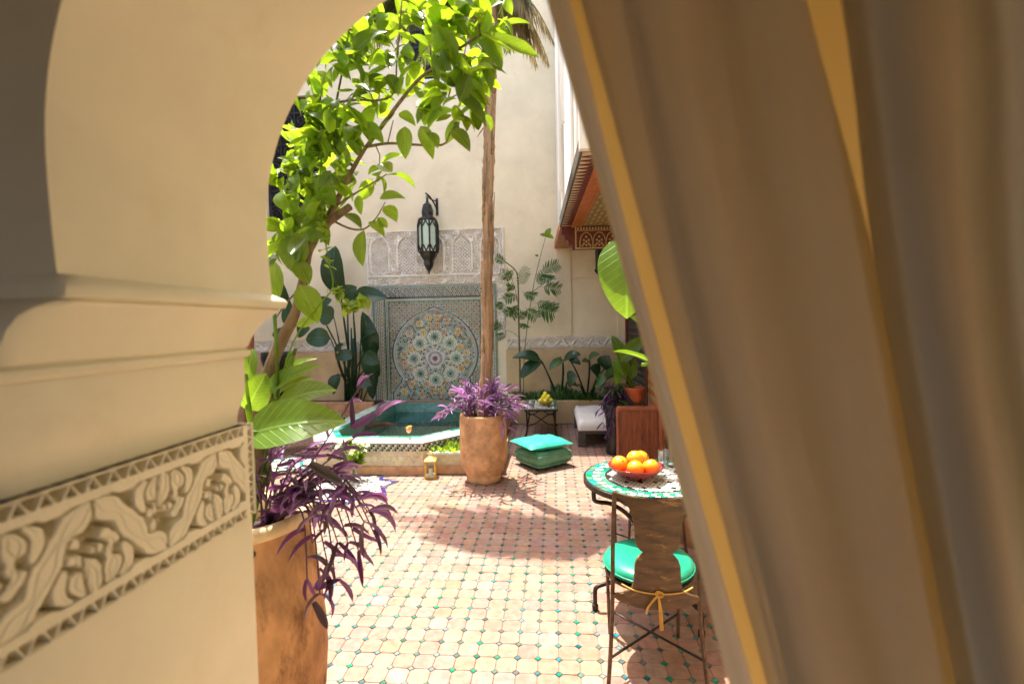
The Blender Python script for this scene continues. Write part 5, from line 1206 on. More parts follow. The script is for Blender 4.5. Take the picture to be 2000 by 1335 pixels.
# banana leaf at the curtain edge
bn = thing('banana_plant', 'banana plant with a big torn bright green leaf beside the curtain edge', 'plant', (1.02, 3.60, 0))
st_ = MB()
pbase = Vector((1.02, 3.60, 0))
for b_, t_, w_, Y, nr in [((1226, 462), (1224, 622), 100, 3.12, (-0.15, -0.9, 0.3)), ((1275, 660), (1230, 618), 26, 3.1, (0, -0.7, 0.7)), ((1290, 728), (1196, 686), 9, 3.1, (0, -0.5, 0.8)), ((1350, 560), (1330, 430), 70, 3.9, (0, -1, 0.3)), ((1330, 640), (1290, 560), 60, 3.9, (0, -1, 0.3))]:
    p, q_ = at(*b_, Y=Y), at(*t_, Y=Y-0.1); add_leaf([BROAD[0]], bn, p, q_, w_*1.1*(p-CAM).dot(FW)/FPX, Vector(nr))
    st_.tube(loc_pts(bn, catmull([pbase, pbase.lerp(p, 0.5)+Vector((0.05, 0.1, 0.15)), p, p.lerp(q_, 0.4)], 5)), [0.04]*3+[0.022]*6+[0.012]*7, 7)
st_.build('stem', 'vine_leaf', bn, smooth=True)
bp_ = thing('banana_pot', 'terracotta pot of the banana plant behind the curtain', 'pot', (1.02, 3.60, 0))
MB().lathe([(0.12, 0), (0.16, 0.25), (0.17, 0.3), (0.15, 0.3), (0.14, 0.26)], 20).build('body', 'terracotta', bp_, smooth=True)

# ================================================================== furniture
# ---- iron coffee tables with mosaic tops
def coffee_table(label, loc, rotz):
    t_ = thing('mosaic_coffee_table', label, 'table', loc, rotz, 'iron coffee tables with mosaic tops')
    W_, L_, H_ = 0.235, 0.45, 0.425
    b = MB().box(-W_, -L_, H_-0.035, W_, L_, H_-0.008); b.build('top_frame', 'iron', t_, bevel=0.004)
    tb = MB().box(-W_+0.008, -L_+0.008, H_-0.0079, W_-0.008, L_-0.008, H_-0.003).build('tabletop', 'grout', t_)
    g = MB(); nx, ny = 14, 28; sx, sy = (2*W_-0.03)/nx, (2*L_-0.03)/ny
    for i in range(nx):
        for j in range(ny):
            x, y = -W_+0.015+(i+0.5)*sx, -L_+0.015+(j+0.5)*sy; e = min(i, j, nx-1-i, ny-1-j)
            mi = 1 if e == 0 else 0 if e == 1 else (2 if (i+j) % 2 else 0) if e == 2 else (1 if e == 3 else 3 if (i*3+j*5) % 7 == 0 else 0)
            g.box(x-sx*0.44, y-sy*0.44, H_-0.003, x+sx*0.44, y+sy*0.44, H_+0.001, mi)
    g.build('mosaic', ['white_tile', 'green_tile', 'dark_tile', 'ochre_tile'], tb, kind='stuff')
    for sx_ in (-1, 1):
        for sy_ in (-1, 1):
            x, y = sx_*(W_-0.035), sy_*(L_-0.045)
            MB().tube(catmull([(x, y, H_-0.035), (x, y, 0.28), (x-sx_*0.008, y, 0.20), (x, y, 0.12), (x+sx_*0.015, y, 0.05), (x+sx_*0.045, y, 0.008)], 4), 0.013, 7).build('leg', 'iron', t_, smooth=True)
    g = MB()
    for sy_ in (-1, 1):
        y = sy_*(L_-0.045)
        for sg in (-1, 1):
            g.tube(catmull([(-(W_-0.035)*sg, y, 0.36), (-0.10*sg, y, 0.335), (0, y, 0.27), (0.10*sg, y, 0.205), ((W_-0.035)*sg, y, 0.18)], 4), 0.009, 6)
    g.build('brace', 'iron', t_, smooth=True); return t_
coffee_table('iron coffee table with a mosaic top carrying the bowl of lemons by the planter', (-0.20, 7.22, 0), 0.02)
coffee_table('iron coffee table with green and white mosaic half hidden under the purple plant', (-2.55, 3.98, 0), R(-62))
coffee_table('dark iron coffee table left of the pool under the big bright leaves', (-3.30, 6.2, 0), R(-55))
lb = thing('lemon_bowl', 'ochre bowl on the far coffee table', 'bowl', (-0.13, 7.08, 0.4265))
MB().lathe([(0.04, 0), (0.045, 0.008), (0.09, 0.03), (0.125, 0.065), (0.128, 0.07), (0.12, 0.068), (0.08, 0.035), (0.01, 0.018)], 24).build('bowl', 'ochre_bowl', lb, smooth=True)
lem = MB().sphere((0, 0, 0), 0.037, 12, (0.95, 1.0, 0.92), pole=0.0).mesh('lemon', 'lemon', True)
for lb_, (x, y, z) in zip(['lemon at the left side of the ochre bowl', 'lemon at the front of the ochre bowl', 'lemon at the right side of the ochre bowl', 'lemon at the back of the ochre bowl', 'lemon on top of the heap to the left', 'lemon on top of the heap to the right', 'topmost lemon of the heap in the ochre bowl'],
                          [(-0.065, -0.01, 0.075), (0.0, -0.06, 0.075), (0.068, -0.005, 0.075), (0.0, 0.062, 0.075), (-0.03, -0.005, 0.122), (0.035, -0.015, 0.12), (-0.005, 0.02, 0.165)]):
    o = inst('lemon', lem, None, Matrix.Translation((-0.13+x, 7.08+y, 0.4265+z)) @ Matrix.Rotation(random.uniform(0, 6), 4, 'Z') @ Matrix.Rotation(random.uniform(-1, 1), 4, 'X') @ Matrix.Diagonal((1, 1.22, 1, 1))); tag(o, lb_, 'lemon', 'lemons in the ochre bowl')

# ---- daybed
db = thing('daybed', 'low white daybed with weathered grey wooden legs beside the planter', 'daybed', (0.72, 6.95, 0))
MB().box(-0.41, -0.60, 0.17, 0.42, 0.62, 0.215).build('frame', 'grey_wood', db, bevel=0.006)
for x in (-0.37, 0.38):
    for y in (-0.56, 0.58): MB().box(x-0.05, y-0.045, 0, x+0.05, y+0.045, 0.17).build('leg', 'grey_wood', db, bevel=0.006)
b = MB(); nx, ny = 26, 36; vs = []; 
def mat_top(u, v):
    e = min(u, 1-u, v*1.4, (1-v)*1.4); s_ = min(1, e/0.06); edge = math.sqrt(max(0, 1-(1-s_)**2))
    return edge
vs = []
for i in range(nx+1):
    for j in range(ny+1):
        u, v = i/nx, j/ny; h = mat_top(u, v); x, y = -0.42+0.85*u, -0.62+1.25*v
        z = 0.275+0.075*h + 0.010*noise.noise(Vector((x*4, y*7, 0)))*h+0.004*math.sin(x*30+6*noise.noise(Vector((x*3, y*3, 1))))*h
        vs.append((x, y, z))
fs = [(i*(ny+1)+j, (i+1)*(ny+1)+j, (i+1)*(ny+1)+j+1, i*(ny+1)+j+1) for i in range(nx) for j in range(ny)]
per = [i*(ny+1) for i in range(nx+1)]+[nx*(ny+1)+j for j in range(1, ny+1)]+[i*(ny+1)+ny for i in range(nx-1, -1, -1)]+[j for j in range(ny-1, 0, -1)]
b.add(vs, fs); o0 = len(b.v); low = [(b.v[p][0]*0.99, b.v[p][1]*0.99, 0.216) for p in per]; b.v += low
for k in range(len(per)):
    k2 = (k+1) % len(per); b.f.append((per[k2], per[k], o0+k, o0+k2)); b.mi.append(0)
b.build('mattress', 'mattress', db, smooth=True)

# ---- floor cushions
def pillow(w_, d_, h_, n_=22, p=3.0, wr=0.01, seed=0):
    b = MB(); vs = []; fs = []
    for side in (1, -1):
        o_ = len(vs)
        for i in range(n_+1):
            for j in range(n_+1):
                u, v = i/n_*2-1, j/n_*2-1
                t_ = max(0, (1-abs(u)**p))**0.5*max(0, (1-abs(v)**p))**0.5
                pin = 1-0.035*(1-t_)*(abs(u)*abs(v) < 0.75)
                z = side*h_/2*t_ + wr*t_*noise.noise(Vector((u*2.5+seed, v*2.5, side*3+seed))) + wr*0.5*noise.noise(Vector((u*9+seed, v*2.5, seed)))*t_
                vs.append((u*w_/2*pin, v*d_/2*pin, z))
        for i in range(n_):
            for j in range(n_):
                a = o_+i*(n_+1)+j; q4 = (a, a+n_+1, a+n_+2, a+1); fs.append(q4 if side > 0 else q4[::-1])
    return b.add(vs, fs)
cu = thing('turquoise_cushion', 'shiny turquoise floor cushion lying on top of the olive green one', 'cushion', (-0.165, 5.575, 0.255), R(33))
pillow(0.56, 0.50, 0.10, wr=0.02, seed=2).build('cover', 'vinyl', cu, smooth=True)
cu2 = thing('olive_cushion', 'thick faded green floor cushion lying on the tiles under the turquoise one', 'cushion', (-0.14, 5.56, 0), R(40))
b = MB()
vs = []; n_ = 16
pillow(0.52, 0.46, 0.06, 18, 4.0, 0.006, 5)
b = pillow(0.50, 0.45, 0.19, 20, 9.0, 0.012, 5)
b.build('cover', 'vinyl_olive', cu2, smooth=True, loc=(0, 0, 0.105))
b = MB()
for z in (0.055, 0.16):
    b.tube([(0.247*x, 0.222*y, z) for x, y in ((-1, -0.96), (-0.96, -1), (0.96, -1), (1, -0.96), (1, 0.96), (0.96, 1), (-0.96, 1), (-1, 0.96), (-1, -0.96))], 0.005, 5)
b.build('piping', 'vinyl_olive', cu2, smooth=True)

# ---- brown board behind the table
bd = thing('wooden_board', 'tall reddish brown board with a raised rounded rim standing upright behind the round table', 'board', (0.86, 5.05, 0), R(-4))
B_W, B_H, B_T = 0.225, 0.74, 0.055
pl = []
for (cx, cz, a0_) in ((B_W-0.03, 0.03, -90), (B_W-0.03, B_H-0.03, 0), (-B_W+0.03, B_H-0.03, 90), (-B_W+0.03, 0.03, 180)):
    for k in range(5):
        a = R(a0_+22.5*k); pl.append((cx+0.03*math.cos(a), cz+0.03*math.sin(a)))
sl_ = lambda u, v, h: (u, h+0.05*v, v)
MB().prism(pl, 0.02, B_T, sl_).build('panel', 'board', bd)
inr = [(u*0.90, 0.022+(v-0.022)*0.94+0.012) for u, v in pl]; n_ = len(pl); b = MB()
vs = [sl_(u, v, -0.004) for u, v in pl]+[sl_(u, v, -0.004) for u, v in inr]+[sl_(u, v, 0.019) for u, v in inr]+[sl_(u*1.004, v*1.002, B_T*0.6) for u, v in pl]
b.add(vs, [(i, (i+1) % n_, n_+(i+1) % n_, n_+i) for i in range(n_)]+[(n_+i, n_+(i+1) % n_, 2*n_+(i+1) % n_, 2*n_+i) for i in range(n_)]+[(3*n_+i, 3*n_+(i+1) % n_, (i+1) % n_, i) for i in range(n_)])
b.build('rim', 'board_edge', bd, smooth=False)
MB().box(-0.19, 0.09, 0, -0.15, 0.30, 0.03).box(0.15, 0.09, 0, 0.19, 0.30, 0.03).build('foot', 'board_edge', bd)

# ---- round mosaic table
TC = Vector((0.545, 2.80, 0)); TH_ = 0.735; TR = 0.385
rt_ = thing('round_mosaic_table', 'round iron table with a green and white mosaic top holding the oranges', 'table', TC)
MB().lathe([(TR-0.004, TH_-0.034), (TR, TH_-0.032), (TR, TH_-0.004), (TR-0.004, TH_-0.001), (TR-0.012, TH_-0.001)], 72).build('metal_rim', 'iron', rt_)
tt = MB().lathe([(TR-0.0125, TH_-0.03), (TR-0.0125, TH_-0.003)], 64).build('tabletop', 'grout', rt_)
def ring(r0_, r1_, k, mats_, name, h=0.0, gap=0.10, off=0.0, each=True):
    for i in range(k):
        a0_, a1_ = 2*math.pi*(i+gap/2+off)/k, 2*math.pi*(i+1-gap/2+off)/k
        pl = [(r_*math.cos(a), r_*math.sin(a)) for r_, a in ((r0_, a0_), (r1_, a0_), (r1_, (a0_+a1_)/2), (r1_, a1_), (r0_, a1_))]
        MB().prism(pl, TH_-0.004, TH_+random.uniform(-0.0004, 0.0006)).build(name, mats_[i % len(mats_)], tt)
ring(0.335, 0.371, 44, ['green_tile'], 'mosaic_tile'); ring(0.313, 0.332, 66, ['white_tile', 'green_tile'], 'mosaic_tile', gap=0.14); ring(0.291, 0.310, 60, ['green_tile', 'white_tile'], 'mosaic_tile', gap=0.14); ring(0.262, 0.288, 40, ['green_tile'], 'mosaic_tile')
g = MB()
for i in range(-10, 11):
    for j in range(-11, 12):
        x, y = i*0.026+(0.013 if j % 2 else 0), j*0.0235
        if math.hypot(x, y) > 0.247: continue
        mi = 1 if (i % 3 == 0 and j % 4 == 0) else 0
        g.prism([(x+0.0122*math.cos(a*math.pi/3+0.52), y+0.0122*math.sin(a*math.pi/3+0.52)) for a in range(6)], TH_-0.004, TH_+0.0003, mi=mi)
g.build('centre_mosaic', ['white_tile', 'dark_tile'], tt, kind='stuff')
for a in (R(194), R(-57), R(65)):
    prof_ = [(0.345, 0.70), (0.345, 0.655), (0.340, 0.625), (0.31, 0.612), (0.25, 0.60), (0.17, 0.55), (0.10, 0.47), (0.06, 0.38), (0.055, 0.30), (0.09, 0.22), (0.16, 0.17), (0.25, 0.150), (0.315, 0.138), (0.340, 0.125), (0.345, 0.10), (0.345, 0.03)]
    lg = MB().tube(catmull([(r_*math.cos(a), r_*math.sin(a), z) for r_, z in prof_], 4), 0.0125, 8).build('leg', 'iron', rt_, smooth=True)
    MB().lathe([(0.012, 0), (0.018, 0.004), (0.018, 0.03), (0.014, 0.036)], 10, c=(0.345*math.cos(a), 0.345*math.sin(a), 0)).build('foot', 'iron', lg, smooth=True)
MB().lathe([(0.07, 0.33), (0.07, 0.345)], 20).build('hub', 'iron', rt_)

# ---- fruit bowl
bw = thing('red_fruit_bowl', 'shallow red glazed bowl of oranges on the round mosaic table', 'bowl', (0.452, 2.77, TH_+0.001))
MB().lathe([(0.055, 0), (0.06, 0.006), (0.10, 0.026), (0.138, 0.055), (0.153, 0.072), (0.155, 0.077), (0.149, 0.076), (0.12, 0.052), (0.06, 0.020), (0.005, 0.012)], 40).build('bowl', 'red_bowl', bw, smooth=True)
om = MB().sphere((0, 0, 0), 0.0465, 20, (1, 1, 0.95)).mesh('orange', 'orange', True)
cm = MB().lathe([(0.005, 0.0425), (0.006, 0.0445), (0.001, 0.046)], 6, capb=False).mesh('calyx', 'stem_green')
for lb_, (x, y, z), rr_ in zip(['orange at the left edge of the red bowl', 'orange at the front middle of the red bowl', 'orange at the right of the red bowl', 'topmost orange resting at the back of the red bowl', 'orange behind the topmost one at the back right of the red bowl'],
                           [(-0.088, 0.012, 0.078), (-0.012, -0.062, 0.074), (0.075, -0.035, 0.074), (0.0, 0.03, 0.104), (0.045, 0.085, 0.088)], [(0.9, 0.4), (0.3, 2), (-0.6, 1), (0.4, 4), (1, 1)]):
    o = inst('orange', om, None, Matrix.Translation(bw.location+Vector((x, y, z))) @ Matrix.Rotation(rr_[1], 4, 'Z') @ Matrix.Rotation(rr_[0], 4, 'X')); tag(o, lb_, 'orange', 'oranges in the red bowl')
    inst('calyx', cm, o)
for (px, py, lb_, hgt) in ((1296, 906, 'tall drinking glass on the round table close to the curtain', 0.105), (1290, 938, 'low drinking glass on the round table in front of the taller one', 0.07)):
    p = at(px, py+(6 if hgt > 0.1 else 0), Z=TH_+0.001); gt = thing('drinking_glass', lb_, 'glass', p, 0, 'glasses on the round table')
    MB().lathe([(0.026, 0), (0.028, 0.003), (0.034, hgt), (0.0325, hgt), (0.0265, 0.008), (0.001, 0.007)], 24).build('tumbler', 'glass', gt, smooth=True)

# ---- garden chairs: iron frame, shaped wooden back, round green seat
def make_chair(label, loc, rotz):
    c = thing('iron_chair', label, 'chair', loc, rotz, 'iron chairs at the round table')
    H = 0.885
    for s_ in (-1, 1):
        MB().tube(catmull([(0.215*s_, -0.215, 0), (0.197*s_, -0.19, 0.22), (0.188*s_, -0.18, 0.42), (0.186*s_, -0.192, 0.62), (0.182*s_, -0.215, 0.80), (0.178*s_, -0.226, H)], 5), 0.0095, 8).build('rear_leg', 'rust_iron', c, smooth=True)
        MB().tube(catmull([(0.172*s_, 0.16, 0), (0.178*s_, 0.165, 0.20), (0.182*s_, 0.155, 0.40), (0.178*s_, 0.14, 0.425)], 5), 0.009, 8).build('front_leg', 'rust_iron', c, smooth=True)
    g = MB(); g.tube([(0.20*-1, -0.195, 0.12), (0.175, 0.163, 0.12)], 0.006, 6); g.build('stretcher', 'iron', c)
    g = MB(); g.tube([(0.20, -0.195, 0.128), (-0.175, 0.163, 0.128)], 0.006, 6); g.build('stretcher', 'iron', c)
    ring_ = [(0.20*math.cos(a), -0.01+0.185*math.sin(a), 0.425) for a in [2*math.pi*k/32 for k in range(33)]]
    MB().tube(ring_, 0.009, 7).lathe([(0.196, 0.428), (0.196, 0.433)], 32, c=(0, -0.01, 0)).build('seat_frame', 'rust_iron', c)
    b = MB(); vs = [] 
    b.lathe([(0.05, 0.434), (0.175, 0.434), (0.203, 0.445), (0.211, 0.462), (0.207, 0.480), (0.188, 0.494), (0.14, 0.502), (0.07, 0.505), (0.002, 0.505)], 40, c=(0, 0.005, 0), capt=False); 
    b.build('seat_cushion', 'vinyl_deep', c, smooth=True)
    MB().tube([(0.2115*math.cos(a), 0.005+0.2115*math.sin(a), 0.463) for a in [2*math.pi*k/36 for k in range(37)]], 0.0045, 6).build('cushion_piping', 'vinyl_deep', c, smooth=True)
    # the shaped back: outline in (half width, height), bowed in plan
    half = [(0.186, 0.884), (0.180, 0.868), (0.150, 0.852), (0.130, 0.835), (0.118, 0.812), (0.107, 0.780), (0.100, 0.745), (0.097, 0.700), (0.095, 0.672), (0.089, 0.650), (0.074, 0.632), (0.056, 0.622), (0.071, 0.610), (0.087, 0.590), (0.096, 0.565), (0.098, 0.525), (0.100, 0.490), (0.106, 0.462), (0.120, 0.440), (0.150, 0.424), (0.180, 0.415), (0.186, 0.404), (0.168, 0.392), (0.13, 0.380), (0.09, 0.372), (0.03, 0.369)]
    bow = lambda x, z: -0.196-0.03*max(0, (z-0.45)/0.43)-0.028*(1-(x/0.19)**2)
    b = MB(); vs = []; m_ = 8
    for (hw, z) in half:
        for j in range(m_+1):
            x = hw*(2*j/m_-1); dz = (-0.022*(1-(x/0.186)**2) if z > 0.87 else 0)
            for th in (-0.009, 0.009): vs.append((x, bow(x, z)+th, z+dz))
    fs = []; row = (m_+1)*2
    for i in range(len(half)-1):
        for j in range(m_):
            a = i*row+j*2; fs.append((a, a+2, a+row+2, a+row)); fs.append((a+1, a+row+1, a+row+3, a+3))
        fs.append((i*row, i*row+row, i*row+row+1, i*row+1)); e = i*row+m_*2; fs.append((e, e+1, e+row+1, e+row))
    for i, fl in ((0, False), (len(half)-1, True)):
        for j in range(m_):
            a = i*row+j*2; q4 = (a, a+1, a+3, a+2); fs.append(q4[::-1] if fl else q4)
    b.add(vs, fs).build('back_splat', 'splat', c, auto=True)
    # cord tie with a knot and two tails
    cz = 0.448; g = MB()
    g.tube(catmull([(-0.15, -0.20, cz+0.012), (-0.10, bow(0.1, cz)-0.013, cz+0.002), (-0.03, bow(0.03, cz)-0.014, cz-0.006), (0.0, bow(0, cz)-0.016, cz-0.004), (0.05, bow(0.05, cz)-0.014, cz-0.006), (0.11, bow(0.11, cz)-0.012, cz), (0.155, -0.20, cz+0.008)], 5), 0.0035, 6)
    for k in range(3): g.tube([(0.012*math.cos(a)+0.004*k, bow(0, cz)-0.018-0.003*k, cz-0.004+0.012*math.sin(a)) for a in [2*math.pi*q/10 for q in range(11)]], 0.003, 5)
    g.tube(catmull([(0.0, bow(0, cz)-0.02, cz-0.008), (-0.025, bow(0, cz)-0.028, cz-0.03), (-0.045, bow(0, cz)-0.02, cz-0.065), (-0.052, bow(0, cz)-0.018, cz-0.095)], 5), 0.0045, 6)
    g.tube(catmull([(0.0, bow(0, cz)-0.02, cz-0.008), (0.003, bow(0, cz)-0.028, cz-0.06), (0.008, bow(0, cz)-0.02, cz-0.12), (0.010, bow(0, cz)-0.016, cz-0.165)], 5), 0.005, 6)
    g.tube(catmull([(0.0, bow(0, cz)-0.024, cz-0.008), (0.010, bow(0, cz)-0.030, cz-0.07), (0.017, bow(0, cz)-0.022, cz-0.16)], 5), 0.0035, 6)
    g.build('cord', 'cord', c, smooth=True)
    g = MB()
    for s_ in (-1, 1):
        g.tube([(s_*(0.186-0.02*0)+s_*0.0-s_*(0.03-0.03*(1-t_/14))*math.sin(t_*0.62), 0.15-0.0*t_, 0.405-0.03*(1-math.cos(t_*0.62))*(1-t_/16)) for t_ in range(14)], 0.004, 5)
    g.build('scroll', 'rust_iron', c)
    return c
ch1 = make_chair('nearest iron chair with its worn brown shaped back turned to us and a yellow cord', (0.437, 2.345, 0), R(-1))
ch2 = copy_tree(ch1); ch2.location = (0.60, 3.30, 0); ch2.rotation_euler.z = R(97); ch2['label'] = 'farther iron chair pushed under the far side of the round table'

# ================================================================== small things
# ---- wall lantern
WL = at(836, 455, Y=7.93); 
wl = thing('wall_lantern', 'large dark metal Moorish lantern with pale green panes hanging on the back wall', 'lantern', (WL.x, 7.93, 0))
zt = lambda y: at(836, y, Y=7.93).z
LZ = dict(top=zt(380), ring=zt(393), dome0=zt(418), dome1=zt(396), col=zt(424), sh=zt(433), bt=zt(492), bb=zt(506), cup=zt(522), tip=zt(533))
b = MB(); b.lathe([(0.145, LZ['sh']), (0.16, LZ['sh']+0.02), (0.15, LZ['sh']+0.05), (0.10, LZ['col']), (0.09, LZ['col']+0.03), (0.098, LZ['dome0']), (0.095, LZ['dome0']+0.05), (0.07, LZ['dome1']-0.03), (0.03, LZ['dome1']), (0.018, LZ['dome1']+0.04), (0.022, LZ['dome1']+0.07), (0.012, LZ['ring']+0.06)], 8, off=0.5); b.build('dome', 'bronze', wl)
MB().lathe([(0.004, LZ['tip']-0.03), (0.02, LZ['tip']+0.03), (0.06, LZ['cup']), (0.08, LZ['cup']+0.05), (0.082, LZ['bb']-0.02), (0.10, LZ['bb']), (0.13, LZ['bb']+0.05), (0.158, LZ['bt'])], 8, off=0.5).build('finial', 'bronze', wl)
zc0, zc1 = LZ['bt'], LZ['sh']
b = MB()
for k in range(8):
    a = 2*math.pi*(k+0.5)/8
    b.tube([(0.152*math.cos(a), 0.152*math.sin(a), zc0-0.02), (0.166*math.cos(a), 0.166*math.sin(a), zc0+0.06), (0.166*math.cos(a), 0.166*math.sin(a), zc1-0.06), (0.148*math.cos(a), 0.148*math.sin(a), zc1+0.01)], 0.016, 6)
    for (za, zb) in ((zc0, zc0+0.10), (zc1-0.09, zc1)):
        a2 = 2*math.pi*(k+1.5)/8
        for f_ in (0.12, 0.88):
            m0 = Vector((0.16*math.cos(a), 0.16*math.sin(a), 0)).lerp(Vector((0.16*math.cos(a2), 0.16*math.sin(a2), 0)), f_)
            m1 = Vector((0.16*math.cos(a), 0.16*math.sin(a), 0)).lerp(Vector((0.16*math.cos(a2), 0.16*math.sin(a2), 0)), 0.5)
            z0_, z1_ = (zb, za) if za == zc0 else (za, zb)
            b.tube([(m0.x, m0.y, z0_), (m1.x, m1.y, z1_)], 0.011, 5)
b.build('frame', 'bronze', wl)
pm_ = None
for k in range(8):
    a, a2 = 2*math.pi*(k+0.5)/8, 2*math.pi*(k+1.5)/8; r_ = 0.152
    MB().add([(r_*math.cos(a), r_*math.sin(a), zc0), (r_*math.cos(a2), r_*math.sin(a2), zc0), (r_*math.cos(a2), r_*math.sin(a2), zc1), (r_*math.cos(a), r_*math.sin(a), zc1)], [(0, 1, 2, 3)]).build('pane', 'pane', wl)
b = MB(); bx_ = 0.10
b.box(bx_-0.02, 0.255, LZ['dome1']-0.15, bx_+0.02, 0.268, LZ['top']).tube(catmull([(bx_, 0.255, LZ['dome1']-0.05), (bx_-0.02, 0.15, LZ['dome1']+0.02), (0.03, 0.05, LZ['ring']+0.09), (-0.02, -0.02, LZ['top']+0.02)], 5), 0.013, 6)
b.tube([(bx_, 0.25, LZ['top']-0.05), (0.05, 0.1, LZ['top']-0.06), (0, 0, LZ['top']-0.03)], 0.010, 6)
b.tube([(0.02*math.cos(a), 0, LZ['ring']+0.075+0.02*math.sin(a)) for a in [2*math.pi*k/10 for k in range(11)]], 0.006, 5)
b.build('bracket', 'bronze', wl)

# ---- little yellow lantern on the floor
gl = thing('floor_lantern', 'small yellow metal candle lantern standing on the floor against the pool', 'lantern', (-1.335, 5.07, 0), R(8))
MB().box(-0.062, -0.062, 0, 0.062, 0.062, 0.02).build('base', 'brass', gl, bevel=0.004)
b = MB()
for sx_ in (-1, 1):
    for sy_ in (-1, 1): b.box(sx_*0.052-0.007, sy_*0.052-0.007, 0.02, sx_*0.052+0.007, sy_*0.052+0.007, 0.175)
b.box(-0.058, -0.058, 0.175, 0.058, 0.058, 0.186); b.build('frame', 'brass', gl)
MB().add([(-0.064, -0.064, 0.1862), (0.064, -0.064, 0.1862), (0.064, 0.064, 0.1862), (-0.064, 0.064, 0.1862), (-0.018, -0.018, 0.225), (0.018, -0.018, 0.225), (0.018, 0.018, 0.225), (-0.018, 0.018, 0.225)], [(0, 1, 5, 4), (1, 2, 6, 5), (2, 3, 7, 6), (3, 0, 4, 7), (4, 5, 6, 7), (3, 2, 1, 0)]).build('roof', 'brass', gl)
MB().tube([(0.028*math.cos(a), 0, 0.25+0.028*math.sin(a)) for a in [2*math.pi*k/14 for k in range(15)]], 0.004, 6).build('ring', 'brass', gl)
MB().box(-0.045, -0.045, 0.021, 0.045, 0.045, 0.03).lathe([(0.022, 0.03), (0.022, 0.09)], 12).build('candle', 'white_tile', gl)
b = MB()
for sx_, sy_ in ((1, 0), (-1, 0), (0, 1), (0, -1)):
    b.box(*( (sx_*0.052-0.001, -0.045, 0.02, sx_*0.052+0.001, 0.045, 0.175) if sx_ else (-0.045, sy_*0.052-0.001, 0.02, 0.045, sy_*0.052+0.001, 0.175)))
b.build('pane', 'glass', gl)

# ---- cocktail on the pool rim
cp_ = at(799, 855, Z=0.346)
ck = thing('cocktail', 'stemmed glass of red and orange cocktail standing on the pool rim', 'drink', cp_)
MB().lathe([(0.032, 0), (0.032, 0.003), (0.006, 0.008), (0.005, 0.045), (0.012, 0.052), (0.034, 0.085), (0.042, 0.135), (0.040, 0.135), (0.032, 0.086), (0.010, 0.055), (0.001, 0.054)], 20).build('glass', 'glass', ck, smooth=True)
MB().lathe([(0.002, 0.056), (0.010, 0.057), (0.030, 0.087), (0.037, 0.125), (0.001, 0.126)], 18).build('juice', 'juice', ck, smooth=True)
MB().lathe([(0.022, 0.0), (0.022, 0.005)], 14, c=(0.012, 0, 0.134)).build('fruit_slice', 'lemon', ck)

# ---- vase of white flowers in the star fountain
vs_ = thing('flower_vase', 'clear glass vase standing in the star shaped floor fountain', 'vase', (-2.13, 4.93, 0.002))
MB().lathe([(0.045, 0), (0.05, 0.004), (0.042, 0.05), (0.05, 0.16), (0.06, 0.19), (0.058, 0.19), (0.047, 0.16), (0.039, 0.05), (0.04, 0.01), (0.001, 0.009)], 20).build('vase', 'glass', vs_, smooth=True)
fl = thing('white_bouquet', 'bouquet of white flowers with fresh green leaves in the glass vase', 'flowers', (-2.13, 4.93, 0.02))
st_ = MB()
for k in range(26):
    a = random.uniform(0, 6.28); ro = random.uniform(0.03, 0.15); h = random.uniform(0.22, 0.37); o_ = Vector((-2.13, 4.93, 0.04)); e_ = o_+Vector((ro*math.cos(a), ro*math.sin(a), h))
    st_.tube(loc_pts(fl, [o_, o_.lerp(e_, 0.5)+Vector((0, 0, 0.04)), e_]), 0.0025, 4)
    for q in range(8):
        p = o_.lerp(e_, random.uniform(0.5, 0.98)); d_ = (rnd(1)+Vector((0, -0.2, 0.1))).normalized(); L = random.uniform(0.045, 0.085); add_leaf(VINE if q % 2 else LEMON, fl, p, p+d_*L, L*0.6, VIEW+rnd(0.8))
    if k < 13:
        nrm = (Vector((math.cos(a)*0.4, math.sin(a)*0.4-0.5, 0.7))).normalized(); x_ = nrm.orthogonal().normalized(); y_ = nrm.cross(x_); b = MB()
        for q in range(7):
            an = 2*math.pi*q/7; d_ = (x_*math.cos(an)+y_*math.sin(an)+nrm*0.35).normalized(); me = LEAFLET[0]; m_ = leaf_m(e_-fl.location, e_-fl.location+d_*0.05, 0.04, nrm)
            b.add([m_ @ v.co for v in me.vertices], [tuple(f.vertices) for f in me.polygons])
        b.build('blossom', 'petal', fl, smooth=True)
st_.build('stem', 'vine_leaf', fl)

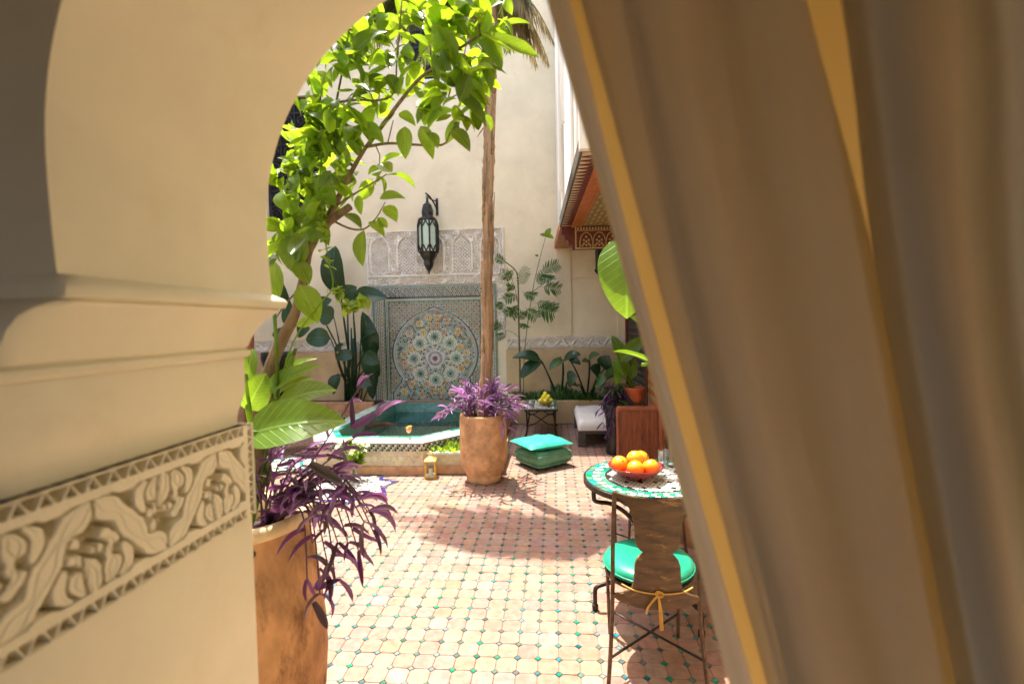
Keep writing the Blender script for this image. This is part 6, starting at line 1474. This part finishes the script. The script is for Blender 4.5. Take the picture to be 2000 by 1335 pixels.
# ================================================================== the curtain
ct = thing('curtain', 'heavy taupe curtain with a sheer yellow lining pulled aside across the right half', 'curtain', (0.6, 0.55, 0))
def drape(name, cols, mt, seed=0, wr=0.004, sub=9, solid=0.0):
    "cols: (photo x at y=0, 600, 1335, depth Y); each column is a straight hanging fold line in the place"
    lines = []
    for x0_, x1_, x2_, Y in cols:
        P3 = [at(x0_, 0, Y=Y), at(x1_, 600, Y=Y), at(x2_, 1335, Y=Y)]
        top = P3[0]+(P3[0]-P3[1])*1.2; bot = P3[2]+(P3[2]-P3[1])*1.6
        lines.append(catmull([top, P3[0], P3[1], P3[2], bot], 12))
    nr = len(lines[0]); b = MB(); rows = []
    for r_ in range(nr):
        c_ = catmull([ln[r_] for ln in lines], sub); rows.append(c_)
    nc = len(rows[0]); vs = []
    for r_ in range(nr):
        for c_ in range(nc):
            p = rows[r_][c_]; n_ = noise.noise(Vector((c_*0.045+seed, r_*0.10, seed)))+0.45*noise.noise(Vector((c_*0.10+r_*0.05+seed, r_*0.22, seed+9)))
            vs.append(p+Vector((0, wr*n_, 0))-ct.location)
    b.add(vs, [(r_*nc+c_, r_*nc+c_+1, (r_+1)*nc+c_+1, (r_+1)*nc+c_) for r_ in range(nr-1) for c_ in range(nc-1)])
    o = b.build(name, mt, ct, smooth=True)
    return o
drape('hem', [(1068, 1236, 1424, 0.640), (1076, 1243, 1440, 0.632), (1092, 1252, 1455, 0.628), (1110, 1262, 1468, 0.634), (1113, 1265, 1471, 0.650)], 'drape_hem_and_highlight', 1, 0.003)
drape('fold_highlight', [(1134, 1298, 1498, 0.642), (1148, 1302, 1503, 0.618), (1180, 1312, 1509, 0.592), (1203, 1326, 1518, 0.566), (1216, 1338, 1529, 0.556), (1224, 1346, 1537, 0.558)], 'drape_hem_and_highlight', 4, 0.003)  # separate cloth tone here paints the bright highlight along the fold
drape('drape_panel', [(1224, 1346, 1537, 0.5582), (1234, 1356, 1547, 0.563), (1265, 1385, 1575, 0.588), (1320, 1435, 1620, 0.604), (1385, 1500, 1680, 0.590), (1450, 1570, 1738, 0.566), (1505, 1630, 1788, 0.560), (1540, 1680, 1830, 0.578), (1562, 1712, 1858, 0.606), (1574, 1730, 1882, 0.640)], 'drape', 4, 0.004)
drape('drape_panel', [(1642, 1722, 1866, 0.630), (1650, 1732, 1875, 0.585), (1668, 1750, 1888, 0.556), (1700, 1780, 1910, 0.540), (1750, 1820, 1945, 0.552), (1800, 1855, 1975, 0.585), (1850, 1890, 2010, 0.615), (1900, 1935, 2060, 0.600), (1950, 1985, 2110, 0.562), (2010, 2040, 2160, 0.556), (2080, 2100, 2220, 0.590), (2200, 2220, 2330, 0.62), (2400, 2420, 2500, 0.57)], 'drape', 11, 0.005)
drape('lining', [(1085, 1250, 1445, 0.690), (1150, 1310, 1500, 0.685), (1300, 1450, 1620, 0.700), (1450, 1600, 1750, 0.685), (1600, 1700, 1860, 0.700), (1760, 1800, 1930, 0.690), (1850, 1900, 2000, 0.70)], 'lining', 21, 0.004)
